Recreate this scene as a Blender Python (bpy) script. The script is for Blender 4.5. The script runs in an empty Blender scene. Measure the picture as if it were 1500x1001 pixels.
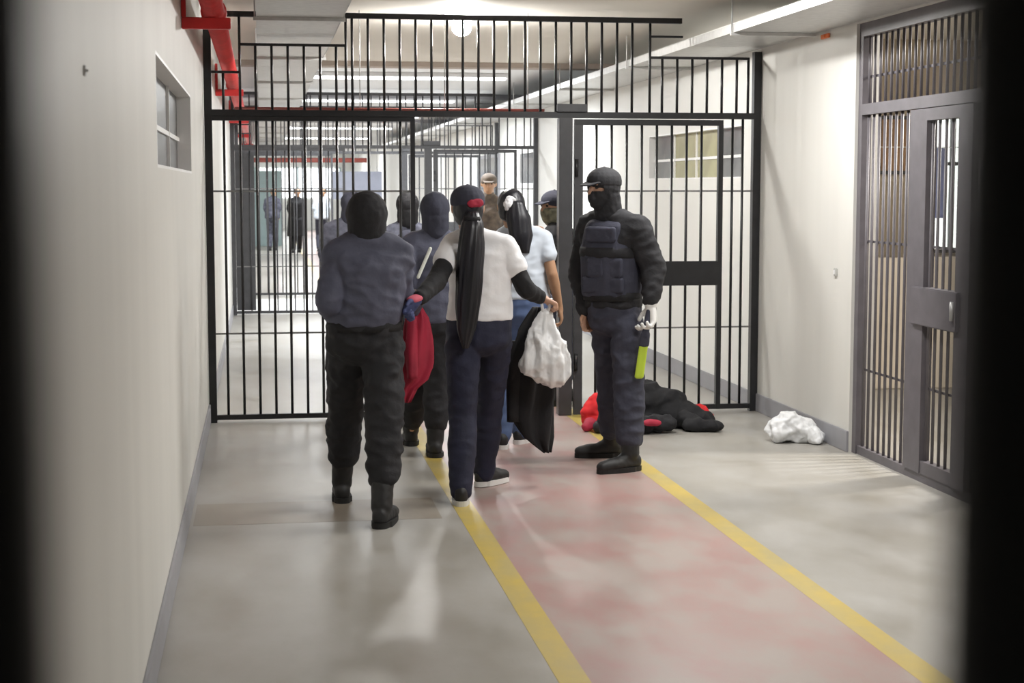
import bpy, bmesh, math, random
from mathutils import Vector, Matrix, noise
random.seed(7)
V = Vector
PI = math.pi
scene = bpy.context.scene
col = scene.collection

# ------------------------------------------------------------------ camera
PITCH, YAW = 5.5295, 8.8592
cam_d = bpy.data.cameras.new('camera')
cam = bpy.data.objects.new('camera', cam_d)
col.objects.link(cam)
cam.location = (0, 0, 1.63)
cam.rotation_euler = (math.radians(90 - PITCH), 0, math.radians(-YAW))
cam_d.sensor_width = 36.0
cam_d.lens = 36.0 * 2350.0 / 1500.0
cam_d.clip_start = 0.02
cam_d.clip_end = 200
cam_d.dof.use_dof = True
cam_d.dof.focus_distance = 9.6
cam_d.dof.aperture_fstop = 5.6
scene.camera = cam

# ------------------------------------------------------------------ world, view
world = bpy.data.worlds.new('overcast')
scene.world = world
world.use_nodes = True
bg = world.node_tree.nodes['Background']
bg.inputs[0].default_value = (0.82, 0.88, 1.0, 1)
bg.inputs[1].default_value = 0.9
scene.view_settings.view_transform = 'Standard'
scene.view_settings.look = 'None'
scene.view_settings.gamma = 1.0
scene.view_settings.use_curve_mapping = False
scene.view_settings.exposure = 0.0

NEAR_POWER = 58.0      # ceiling fittings between the photographer and the main gate
FAR_POWER = 150.0       # fittings of the bays beyond the main gate
BULB = 950.0

# ------------------------------------------------------------------ materials
def mat(name, c, rough=0.6, metal=0.0, var=0.06, scale=6.0, bump=0.0, bscale=40.0, spec=0.5, c2=None, stretch=None):
    m = bpy.data.materials.new(name)
    m.use_nodes = True
    nt = m.node_tree
    b = nt.nodes['Principled BSDF']
    b.inputs['Roughness'].default_value = rough
    b.inputs['Metallic'].default_value = metal
    b.inputs['Specular IOR Level'].default_value = spec
    tc = nt.nodes.new('ShaderNodeTexCoord')
    mp = nt.nodes.new('ShaderNodeMapping')
    nt.links.new(tc.outputs['Object'], mp.inputs[0])
    if stretch:
        mp.inputs['Scale'].default_value = stretch
    n = nt.nodes.new('ShaderNodeTexNoise')
    n.inputs['Scale'].default_value = scale
    n.inputs['Detail'].default_value = 5
    nt.links.new(mp.outputs[0], n.inputs['Vector'])
    r = nt.nodes.new('ShaderNodeValToRGB')
    r.color_ramp.elements[0].position = 0.3
    r.color_ramp.elements[1].position = 0.7
    lo = c2 if c2 else tuple(max(0, x * (1 - var)) for x in c)
    hi = c if c2 else tuple(min(1, x * (1 + var)) for x in c)
    r.color_ramp.elements[0].color = (*lo, 1)
    r.color_ramp.elements[1].color = (*hi, 1)
    nt.links.new(n.outputs['Fac'], r.inputs[0])
    nt.links.new(r.outputs[0], b.inputs['Base Color'])
    if bump > 0:
        n2 = nt.nodes.new('ShaderNodeTexNoise')
        n2.inputs['Scale'].default_value = bscale
        n2.inputs['Detail'].default_value = 4
        nt.links.new(tc.outputs['Object'], n2.inputs['Vector'])
        bp = nt.nodes.new('ShaderNodeBump')
        bp.inputs['Strength'].default_value = bump
        bp.inputs['Distance'].default_value = 0.01
        nt.links.new(n2.outputs['Fac'], bp.inputs['Height'])
        nt.links.new(bp.outputs[0], b.inputs['Normal'])
    return m

def emit(name, c, s):
    m = bpy.data.materials.new(name)
    m.use_nodes = True
    b = m.node_tree.nodes['Principled BSDF']
    b.inputs['Base Color'].default_value = (0.8, 0.8, 0.8, 1)
    b.inputs['Emission Color'].default_value = (*c, 1)
    b.inputs['Emission Strength'].default_value = s
    return m

M = {}
M['wall'] = mat('cream_wall_paint', (0.74, 0.73, 0.69), 0.55, var=0.04, scale=2.2, bump=0.05, bscale=60, stretch=(1.2, 1.2, 0.14))
M['wall_white'] = mat('white_wall_paint', (0.86, 0.86, 0.83), 0.55, var=0.03, scale=0.9, bump=0.05, bscale=60)
M['ceil'] = mat('cream_ceiling_paint', (0.84, 0.80, 0.73), 0.7, var=0.03, scale=0.8)
M['ceil2'] = mat('white_ceiling_paint', (0.80, 0.81, 0.82), 0.7, var=0.03, scale=0.8)
M['ledge'] = mat('brown_beam_paint', (0.42, 0.35, 0.30), 0.6)
M['base'] = mat('grey_skirting_paint', (0.33, 0.33, 0.355), 0.5, var=0.06, scale=5)
M['reveal'] = mat('white_gloss_paint', (0.95, 0.95, 0.94), 0.4, var=0.02)
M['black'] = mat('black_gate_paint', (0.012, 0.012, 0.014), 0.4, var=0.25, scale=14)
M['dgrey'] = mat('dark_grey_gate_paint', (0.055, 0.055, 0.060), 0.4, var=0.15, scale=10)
M['ghaze'] = mat('painted_haze_gate', (0.125, 0.115, 0.128), 0.45, var=0.12, scale=10)  # haze over the dark cell gate, mixed into its base colour
M['flat'] = mat('pale_steel_strip', (0.22, 0.22, 0.22), 0.4, metal=0.2)
M['red'] = mat('red_pipe_paint', (0.62, 0.035, 0.035), 0.35, var=0.1, scale=9)
M['galv'] = mat('galvanised_steel', (0.60, 0.60, 0.59), 0.42, metal=0.45, var=0.08, scale=18)
M['pane'] = mat('dull_window_glass', (0.115, 0.115, 0.118), 0.4, var=0.12, scale=3)
M['paneg'] = mat('yellow_green_window_glass', (0.42, 0.40, 0.22), 0.2, var=0.2, scale=3)
M['paneb'] = mat('grey_window_glass', (0.16, 0.165, 0.17), 0.15, var=0.2, scale=3)
M['tan'] = mat('tan_cell_paint', (0.52, 0.45, 0.36), 0.6, var=0.06, scale=2)
M['tanlo'] = mat('beige_cell_paint', (0.62, 0.56, 0.47), 0.6, var=0.06, scale=2)
M['bluecloth'] = mat('blue_cloth', (0.16, 0.19, 0.36), 0.9, var=0.12)
M['wood'] = mat('brown_board', (0.36, 0.22, 0.13), 0.7, var=0.2)
M['orange'] = mat('orange_plastic', (0.85, 0.22, 0.06), 0.5)
M['switch'] = mat('grey_plastic', (0.5, 0.5, 0.48), 0.5)
M['skin'] = mat('warm_skin', (0.52, 0.30, 0.20), 0.5, var=0.06, scale=20)
M['skin2'] = mat('tan_skin', (0.46, 0.26, 0.15), 0.5, var=0.06, scale=20)
M['navy'] = mat('navy_uniform_cloth', (0.040, 0.042, 0.064), 0.85, var=0.15, scale=8, bump=0.2, bscale=70)
M['bluegrey'] = mat('blue_grey_jacket_cloth', (0.078, 0.082, 0.122), 0.75, var=0.15, scale=7, bump=0.2, bscale=60)
M['charcoal'] = mat('charcoal_cloth', (0.016, 0.016, 0.019), 0.85, var=0.2, scale=8, bump=0.2, bscale=70)
M['blackcloth'] = mat('black_cloth', (0.011, 0.011, 0.013), 0.85, var=0.2, scale=8, bump=0.2, bscale=70)
M['slate'] = mat('slate_patterned_cloth', (0.13, 0.135, 0.18), 0.85, scale=16, c2=(0.035, 0.037, 0.055))
M['brown'] = mat('brown_patterned_cloth', (0.20, 0.155, 0.12), 0.85, scale=16, c2=(0.085, 0.07, 0.06))
M['jeans'] = mat('dark_navy_denim', (0.015, 0.017, 0.040), 0.8, var=0.25, scale=9, bump=0.15, bscale=90)
M['jeansblue'] = mat('mid_blue_denim', (0.075, 0.115, 0.23), 0.8, var=0.2, scale=9)
M['tee'] = mat('white_cotton', (0.88, 0.88, 0.90), 0.9, var=0.03, scale=9, bump=0.15, bscale=60)
M['teeblue'] = mat('pale_blue_cotton', (0.62, 0.68, 0.76), 0.9, var=0.04, scale=9)
M['hair'] = mat('black_hair', (0.012, 0.012, 0.017), 0.38, var=0.5, scale=30, stretch=(1, 1, 0.08))
M['boot'] = mat('black_boot_leather', (0.014, 0.014, 0.015), 0.55, var=0.2)
M['sole'] = mat('white_rubber', (0.72, 0.72, 0.70), 0.6)
M['dsole'] = mat('black_rubber', (0.012, 0.012, 0.012), 0.7)
M['lime'] = mat('lime_yellow_plastic', (0.50, 0.66, 0.05), 0.5)
M['glove'] = mat('white_glove_cloth', (0.74, 0.74, 0.72), 0.8)
M['bluehand'] = mat('dark_blue_glove_cloth', (0.055, 0.07, 0.17), 0.8)
M['pink'] = mat('pink_cloth', (0.75, 0.16, 0.22), 0.8)
M['redcloth'] = mat('crimson_cloth', (0.42, 0.022, 0.055), 0.7, var=0.2, scale=7, bump=0.25, bscale=30)
M['redbright'] = mat('bright_red_cloth', (0.72, 0.02, 0.025), 0.8, var=0.15, scale=10)
M['plastic'] = mat('white_bag_plastic', (0.80, 0.81, 0.82), 0.35, var=0.05, scale=10, bump=0.4, bscale=26)
M['reflect'] = mat('pale_reflective_tape', (0.75, 0.78, 0.72), 0.5)
M['eye'] = mat('dark_eye', (0.02, 0.015, 0.012), 0.2)
M['scarf'] = mat('pale_olive_scarf', (0.36, 0.35, 0.25), 0.9, scale=26, c2=(0.10, 0.10, 0.07))
M['lamp'] = emit('lit_lamp_glass', (1.0, 0.98, 0.94), BULB)
M['tube'] = emit('lit_tube_diffuser', (0.93, 0.97, 1.0), 5.0)
M['housing'] = mat('white_lamp_housing', (0.8, 0.8, 0.8), 0.5)
M['daylight'] = emit('bright_window_daylight', (0.90, 0.97, 0.92), 2.2)
M['daylight2'] = emit('bright_far_window_daylight', (0.92, 0.97, 1.0), 3.0)
M['rust'] = mat('dull_red_pipe_paint', (0.30, 0.075, 0.06), 0.5)
M['teal'] = mat('pale_teal_paint', (0.42, 0.55, 0.56), 0.6)
M['bluepaint'] = mat('slate_blue_paint', (0.22, 0.235, 0.29), 0.6)

def floor_mats():
    out = []
    for name, base, wear in (('concrete_floor', (0.375, 0.36, 0.33), None), ('worn_pink_paint', (0.40, 0.245, 0.225), (0.385, 0.32, 0.29)),
                             ('worn_yellow_paint', (0.57, 0.42, 0.085), (0.47, 0.38, 0.15)), ('brown_floor_patch', (0.27, 0.23, 0.18), (0.315, 0.28, 0.235)),
                             ('painted_light_floor', (0.86, 0.86, 0.85), (0.80, 0.80, 0.79))):  # last entry: floor whitened to look strongly lit
        m = bpy.data.materials.new(name)
        m.use_nodes = True
        nt = m.node_tree
        b = nt.nodes['Principled BSDF']
        tc = nt.nodes.new('ShaderNodeTexCoord')
        mp = nt.nodes.new('ShaderNodeMapping')
        mp.inputs['Scale'].default_value = (1.3, 0.75, 1.0)
        nt.links.new(tc.outputs['Object'], mp.inputs[0])
        n = nt.nodes.new('ShaderNodeTexNoise')
        n.inputs['Scale'].default_value = 2.4
        n.inputs['Detail'].default_value = 6
        n.inputs['Roughness'].default_value = 0.6
        nt.links.new(mp.outputs[0], n.inputs['Vector'])
        r = nt.nodes.new('ShaderNodeValToRGB')
        e = r.color_ramp.elements
        if wear:
            e[0].position, e[1].position = 0.38, 0.60
            e[0].color, e[1].color = (*base, 1), (*wear, 1)
        else:
            e[0].position, e[1].position = 0.34, 0.66
            e[0].color = (base[0] * 0.84, base[1] * 0.82, base[2] * 0.78, 1)
            e[1].color = (base[0] * 1.07, base[1] * 1.08, base[2] * 1.10, 1)
        nt.links.new(n.outputs['Fac'], r.inputs[0])
        nt.links.new(r.outputs[0], b.inputs['Base Color'])
        rr = nt.nodes.new('ShaderNodeMapRange')
        rr.inputs['To Min'].default_value = 0.22
        rr.inputs['To Max'].default_value = 0.52
        nt.links.new(n.outputs['Fac'], rr.inputs['Value'])
        nt.links.new(rr.outputs[0], b.inputs['Roughness'])
        b.inputs['Specular IOR Level'].default_value = 0.5
        n2 = nt.nodes.new('ShaderNodeTexNoise')
        n2.inputs['Scale'].default_value = 5
        nt.links.new(tc.outputs['Object'], n2.inputs['Vector'])
        bp = nt.nodes.new('ShaderNodeBump')
        bp.inputs['Strength'].default_value = 0.04
        bp.inputs['Distance'].default_value = 0.01
        nt.links.new(n2.outputs['Fac'], bp.inputs['Height'])
        nt.links.new(bp.outputs[0], b.inputs['Normal'])
        out.append(m)
    return out
M['floor'], M['pinkp'], M['yellowp'], M['patch'], M['litfl'] = floor_mats()

# ------------------------------------------------------------------ object helpers
def link(o, parent=None):
    col.objects.link(o)
    if parent is not None:
        o.parent = parent
    return o

def thing(name, label, cat, loc=(0, 0, 0), rotz=0.0, group=None):
    o = bpy.data.objects.new(name, None)
    o.empty_display_size = 0.1
    link(o)
    o.location = loc
    o.rotation_euler = (0, 0, rotz)
    tag(o, label, cat, group)
    return o

def tag(o, label, cat, group=None, kind=None):
    o['label'] = label
    o['category'] = cat
    if group:
        o['group'] = group
    if kind:
        o['kind'] = kind
    return o

def struct(o, label=None):
    o['kind'] = 'structure'
    if label:
        o['label'] = label
    return o

def smooth(me):
    me.polygons.foreach_set('use_smooth', [True] * len(me.polygons))

_box_cache = {}
def box(name, x0, x1, y0, y1, z0, z1, m, parent=None, bevel=0.0):
    sx, sy, sz = round(x1 - x0, 4), round(y1 - y0, 4), round(z1 - z0, 4)
    key = (sx, sy, sz, m.name, bevel)
    me = _box_cache.get(key)
    if me is None:
        bm = bmesh.new()
        bmesh.ops.create_cube(bm, size=1.0)
        for v in bm.verts:
            v.co = V((v.co.x * sx, v.co.y * sy, v.co.z * sz))
        if bevel > 0:
            bmesh.ops.bevel(bm, geom=bm.edges[:], offset=bevel, segments=2, affect='EDGES')
        me = bpy.data.meshes.new(name)
        bm.to_mesh(me)
        bm.free()
        me.materials.append(m)
        _box_cache[key] = me
    o = bpy.data.objects.new(name, me)
    o.location = ((x0 + x1) / 2, (y0 + y1) / 2, (z0 + z1) / 2)
    return link(o, parent)

_rod_cache = {}
def rod(name, x, y, z0, z1, r, m, parent=None, seg=10):
    L = round(z1 - z0, 4)
    key = (L, r, m.name, seg)
    me = _rod_cache.get(key)
    if me is None:
        bm = bmesh.new()
        bmesh.ops.create_cone(bm, cap_ends=True, segments=seg, radius1=r, radius2=r, depth=L)
        me = bpy.data.meshes.new(name)
        bm.to_mesh(me)
        bm.free()
        smooth(me)
        me.materials.append(m)
        _rod_cache[key] = me
    o = bpy.data.objects.new(name, me)
    o.location = (x, y, (z0 + z1) / 2)
    return link(o, parent)

def tube(name, p0, p1, r, m, parent=None, seg=14, r1=None):
    p0, p1 = V(p0), V(p1)
    d = p1 - p0
    bm = bmesh.new()
    bmesh.ops.create_cone(bm, cap_ends=True, segments=seg, radius1=r, radius2=r1 if r1 is not None else r, depth=d.length)
    me = bpy.data.meshes.new(name)
    bm.to_mesh(me)
    bm.free()
    smooth(me)
    me.materials.append(m)
    o = bpy.data.objects.new(name, me)
    o.location = (p0 + p1) / 2
    o.rotation_mode = 'QUATERNION'
    o.rotation_quaternion = V((0, 0, 1)).rotation_difference(d.normalized())
    return link(o, parent)

def from_data(name, verts, faces, m, parent=None, sm=True):
    me = bpy.data.meshes.new(name)
    me.from_pydata([tuple(v) for v in verts], [], faces)
    me.validate()
    if sm:
        smooth(me)
    me.materials.append(m)
    o = bpy.data.objects.new(name, me)
    return link(o, parent)

# ------------------------------------------------------------------ setting
LW, RW, CH = -0.377, 3.55, 2.86
YB, YE = -3.0, 62.0
GATE_Y = (11.2, 20.6, 24.1)

fl = struct(box('floor', LW - 0.2, 7.0, YB, YE, -0.15, 0.0, M['floor']), 'worn grey beige concrete corridor floor')
def on_floor(name, x0, x1, y0, y1, m, h=0.0012):
    o = box(name, x0, x1, y0, y1, 0.0, h, m)
    o.parent = fl
    o.matrix_parent_inverse = Matrix.Translation(-fl.location)
    return o
on_floor('painted_walkway', 1.052, 2.13, YB, 60, M['pinkp'], 0.0008)['label'] = 'worn pink painted walkway'
on_floor('painted_line', 0.947, 1.053, YB, 60, M['yellowp'])['label'] = 'yellow line left of the pink walkway'
on_floor('painted_line', 2.13, 2.236, YB, 60, M['yellowp'])['label'] = 'yellow line right of the pink walkway'
on_floor('floor_patch', LW + 0.03, 0.86, 7.75, 8.28, M['patch'], 0.0006)['label'] = 'brownish filled strip across the concrete'
on_floor('painted_light_band', LW + 0.03, 3.5, 20.75, 23.5, M['litfl'], 0.0016)['label'] = 'floor band between two far gates, strong light painted in as white'  # brightly lit stretch of floor, its light put into a near-white colour

def wall_x(name, x_in, out, z1, holes, y0, y1, m, label):
    """wall in the plane x = x_in, thickness towards 'out' (+1/-1), with rectangular holes (ya, yb, za, zb)"""
    t = 0.15
    ys = sorted({y0, y1, *[h[0] for h in holes], *[h[1] for h in holes]})
    bm = bmesh.new()
    def cell(ya, yb, za, zb):
        if yb - ya < 1e-4 or zb - za < 1e-4:
            return
        a = bmesh.ops.create_cube(bm, size=1.0)['verts']
        for v in a:
            v.co = V((x_in + out * t / 2 + v.co.x * t, (ya + yb) / 2 + v.co.y * (yb - ya), (za + zb) / 2 + v.co.z * (zb - za)))
    for ya, yb in zip(ys[:-1], ys[1:]):
        hs = [h for h in holes if h[0] <= ya + 1e-4 and h[1] >= yb - 1e-4]
        z = 0.0
        for h in sorted(hs, key=lambda q: q[2]):
            cell(ya, yb, z, h[2])
            z = h[3]
        cell(ya, yb, z, z1)
    me = bpy.data.meshes.new(name)
    bm.to_mesh(me)
    bm.free()
    me.materials.append(m)
    o = link(bpy.data.objects.new(name, me))
    return struct(o, label)

WIN_L = (6.12, 9.1, 1.70, 2.13)
WIN_R = (11.62, 14.56, 1.69, 2.09)
WIN_R2 = (20.95, 22.1, 1.66, 2.09)
DOOR_R = (23.9, 26.3, 0.0, 2.1)
CELL = (6.2, 9.33, 0.0, 2.60)
wall_x('wall_left', LW, -1, CH, [WIN_L], YB, YE, M['wall'], 'cream corridor wall close on the left')
wall_x('wall_right', RW, 1, CH, [CELL], YB, 11.2, M['wall'], 'cream corridor wall on the right before the gate')
wall_x('wall_right_beyond', RW, 1, CH, [WIN_R, WIN_R2], 11.2, YE, M['wall_white'], 'white corridor wall on the right beyond the gate')
struct(box('wall_back', LW - 0.15, 3.7, YB - 0.15, YB, 0, CH, M['wall']), 'corridor end wall behind the photographer')
struct(box('wall_end', LW - 0.15, 3.7, YE, YE + 0.15, 0, CH, M['wall_white']), 'far end wall of the corridor')
struct(box('ceiling', LW - 0.15, 3.7, YB, 16.05, CH, CH + 0.12, M['ceil']), 'cream ceiling before and just behind the gate')
struct(box('ceiling_beyond', LW - 0.15, 3.7, 16.05, YE, CH, CH + 0.12, M['ceil2']), 'white ceiling of the far corridor')
struct(box('trim_1', LW, RW, 16.05, 16.3, CH - 0.05, CH, M['ledge']), 'brownish shallow beam across the ceiling')
struct(box('trim_2', LW, RW, 21.6, 21.9, CH - 0.06, CH, M['base']), 'grey shallow beam across the far ceiling')
struct(box('trim_3', LW, RW, 29.8, 30.1, CH - 0.06, CH, M['base']), 'grey shallow beam deep in the corridor ceiling')
for nm, y0, y1, x0, x1 in (('baseboard_left', YB, YE, LW, LW + 0.014), ('baseboard_right', 9.33, YE, RW - 0.014, RW), ('baseboard_right_near', YB, 6.2, RW - 0.014, RW)):
    struct(box(nm, x0, x1, y0, y1, 0, 0.13, M['base'], bevel=0.003), 'grey painted skirting along the ' + ('left' if 'left' in nm else 'right') + ' wall')

def window_set(name, x_in, out, W, panes, label, depth=0.075, mull=0.022, hbar=True):
    ya, yb, za, zb = W
    o = thing(name, label, 'window', (x_in, (ya + yb) / 2, za))
    del o['category']
    o['kind'] = 'structure'
    cy = (ya + yb) / 2
    def lb(nm, u0, u1, y0, y1, z0, z1, m):
        a, b_ = sorted((u0 * out, u1 * out))
        return box(nm, a, b_, y0 - cy, y1 - cy, z0 - za, z1 - za, m, o)
    t = 0.012
    lb('window_reveal', 0.0, 0.15, ya, yb, zb - t, zb, M['reveal'])
    lb('window_reveal', 0.0, 0.15, ya, yb, za, za + t, M['reveal'])
    lb('window_reveal', 0.0, 0.15, ya, ya + t, za, zb, M['reveal'])
    lb('window_reveal', 0.0, 0.15, yb - t, yb, za, zb, M['reveal'])
    n = len(panes)
    w = (yb - ya - 2 * t) / n
    for i, pm in enumerate(panes):
        y0 = ya + t + i * w
        if hbar:
            zm = (za + zb) / 2 - 0.03
            lb('pane', depth, depth + 0.008, y0, y0 + w, za + t, zm, M[pm])
            lb('pane', depth, depth + 0.008, y0, y0 + w, zm, zb - t, M[pm])
            lb('glazing_bar', depth - 0.012, depth + 0.004, y0, y0 + w, zm - mull / 2, zm + mull / 2, M['reveal'])
        else:
            lb('pane', depth, depth + 0.008, y0, y0 + w, za + t, zb - t, M[pm])
        if i:
            lb('glazing_bar', depth - 0.014, depth + 0.006, y0 - mull / 2, y0 + mull / 2, za + t, zb - t, M['reveal'])
    return o
window_set('window_1', LW, -1, WIN_L, ['pane', 'pane', 'pane'], 'small high window with grey panes in the left wall')
window_set('window_2', RW, 1, WIN_R, ['paneb', 'paneg', 'paneg', 'paneb'], 'long high window in the right wall behind the main gate', depth=0.06)
window_set('window_3', RW, 1, WIN_R2, ['paneb'], 'dark grey window in the far right wall', depth=0.03, hbar=False)
d3 = thing('door_1', 'grey door in the far right wall', 'door', (RW, 25.1, 0))
del d3['category']
d3['kind'] = 'structure'
box('door_frame', -0.03, 0.0, -1.2, 1.2, 0, 2.12, M['base'], d3)
box('door_leaf', -0.045, -0.02, -1.14, 1.14, 0.01, 2.06, M['paneb'], d3)
rod('door_handle', -0.07, -1.0, 0.98, 1.12, 0.012, M['galv'], d3)
box('handle_plate', -0.06, -0.04, -1.03, -0.97, 0.95, 1.15, M['galv'], d3)

# cell behind the right gate
CX0, CX1, CY0, CY1 = 3.70, 6.6, 5.2, 13.0
struct(box('wall_cell_end', CX0, CX1, CY1, CY1 + 0.12, 0, CH, M['tan']), 'tan end wall of the cell')
struct(box('wall_cell_side', CX1, CX1 + 0.12, CY0, CY1, 0, CH, M['tan']), 'tan side wall of the cell')
struct(box('wall_cell_near', CX0, CX1, CY0 - 0.12, CY0, 0, CH, M['tan']), 'tan near wall of the cell')
struct(box('ceiling_cell', CX0, CX1 + 0.12, CY0 - 0.12, CY1 + 0.12, CH, CH + 0.12, M['ceil']), 'ceiling of the cell')
struct(box('wall_cell_low', 4.2, 6.55, 12.2, 12.32, 0, 1.06, M['tanlo'], bevel=0.01), 'waist high beige wall inside the cell')
cw = thing('window_4', 'tall bright window at the end of the cell', 'window', (5.80, 12.99, 1.1))
del cw['category']
cw['kind'] = 'structure'
box('pane', -0.17, 0.17, -0.02, -0.008, 0, 1.1, M['daylight'], cw)
for x in (-0.19, 0.0, 0.19):
    box('window_frame', x - 0.02, x + 0.02, -0.05, -0.008, -0.02, 1.12, M['dgrey'], cw)
for z in (-0.02, 0.72, 1.12):
    box('window_frame', -0.21, 0.21, -0.045, -0.008, z - 0.015, z + 0.015, M['dgrey'], cw)
bc = thing('notice_board', 'brown board fixed on the cell end wall beside its bright window', 'board', (5.38, 12.985, 1.75))
box('panel', -0.24, 0.24, -0.03, -0.005, 0, 0.45, M['wood'], bc)
for q in ((-0.25, -0.22, 0, 0.45), (0.22, 0.25, 0, 0.45), (-0.25, 0.25, -0.02, 0.01), (-0.25, 0.25, 0.44, 0.47)):
    box('frame', q[0], q[1], -0.04, -0.005, q[2], q[3], M['dgrey'], bc)

# ------------------------------------------------------------------ lamps
def area(parent, loc, sx, sy, power, color=(1, 0.985, 0.96)):
    d = bpy.data.lights.new('lamp_light', 'AREA')
    d.shape = 'RECTANGLE'
    d.size, d.size_y = sx, sy
    d.energy = power
    d.color = color
    o = bpy.data.objects.new('lamp_light', d)
    link(o, parent)
    o.location = loc
    return o

def fitting(x, y, power, label, across=True, color=(1, 0.985, 0.96), w=1.25):
    t = thing('ceiling_light', label, 'light', (x, y, CH), 0 if across else PI / 2, 'tube fittings along the corridor ceiling')
    box('housing', -w / 2, w / 2, -0.09, 0.09, -0.05, 0, M['housing'], t, bevel=0.006)
    box('diffuser', -w / 2 + 0.03, w / 2 - 0.03, -0.075, 0.075, -0.072, -0.051, M['tube'], t, bevel=0.005)
    area(t, (0, 0, -0.08), w - 0.08, 0.14, power, color)
    return t
for y in (6.0, 8.9):
    fitting(2.5, y, NEAR_POWER, {6.0: 'tube fitting on the ceiling above the pink walkway', 8.9: 'tube fitting on the ceiling just before the main gate'}[y], across=False)
FAR = {17.6: 'first bright tube across the ceiling beyond the main gate', 22.4: 'bright tube across the ceiling between the second and third gates', 27.5: 'bright tube across the ceiling just beyond the third gate',
       33.0: 'bright tube across the ceiling beyond the crossing red pipe', 40.0: 'bright tube across the ceiling above the person in black coat', 48.0: 'last but one bright tube deep in the corridor', 56.0: 'farthest bright tube, by the far end window'}
for y in FAR:
    fitting(1.6, y, FAR_POWER, FAR[y], across=True, color=(0.95, 0.98, 1.0), w=2.2)
t = thing('ceiling_light', 'white tube fitting on the ceiling inside the cell', 'light', (5.0, 9.0, CH), 0, 'tube fittings along the corridor ceiling')
t['label'] = 'single tube fitting inside the cell behind the right gate'
box('housing', -0.6, 0.6, -0.09, 0.09, -0.05, 0, M['housing'], t, bevel=0.006)
box('diffuser', -0.57, 0.57, -0.075, 0.075, -0.072, -0.051, M['tube'], t, bevel=0.005)
area(t, (0, 0, -0.08), 1.1, 0.14, 120, (1, 0.95, 0.88))

def sphere_mesh(name, r, m, parent, loc, sc=(1, 1, 1), seg=20):
    bm = bmesh.new()
    bmesh.ops.create_uvsphere(bm, u_segments=seg, v_segments=seg // 2, radius=r)
    for v in bm.verts:
        v.co = V((v.co.x * sc[0], v.co.y * sc[1], v.co.z * sc[2]))
    me = bpy.data.meshes.new(name)
    bm.to_mesh(me)
    bm.free()
    smooth(me)
    me.materials.append(m)
    o = bpy.data.objects.new(name, me)
    link(o, parent)
    o.location = loc
    return o
g = thing('globe_lamp', 'lit round white globe lamp under the ceiling behind the main gate', 'light', (1.46, 11.75, CH))
rod('lamp_base', 0, 0, -0.03, 0, 0.06, M['housing'], g, seg=24)
sphere_mesh('lamp_globe', 0.07, M['lamp'], g, (0, 0, -0.085), (1, 1, 0.8))

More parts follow.
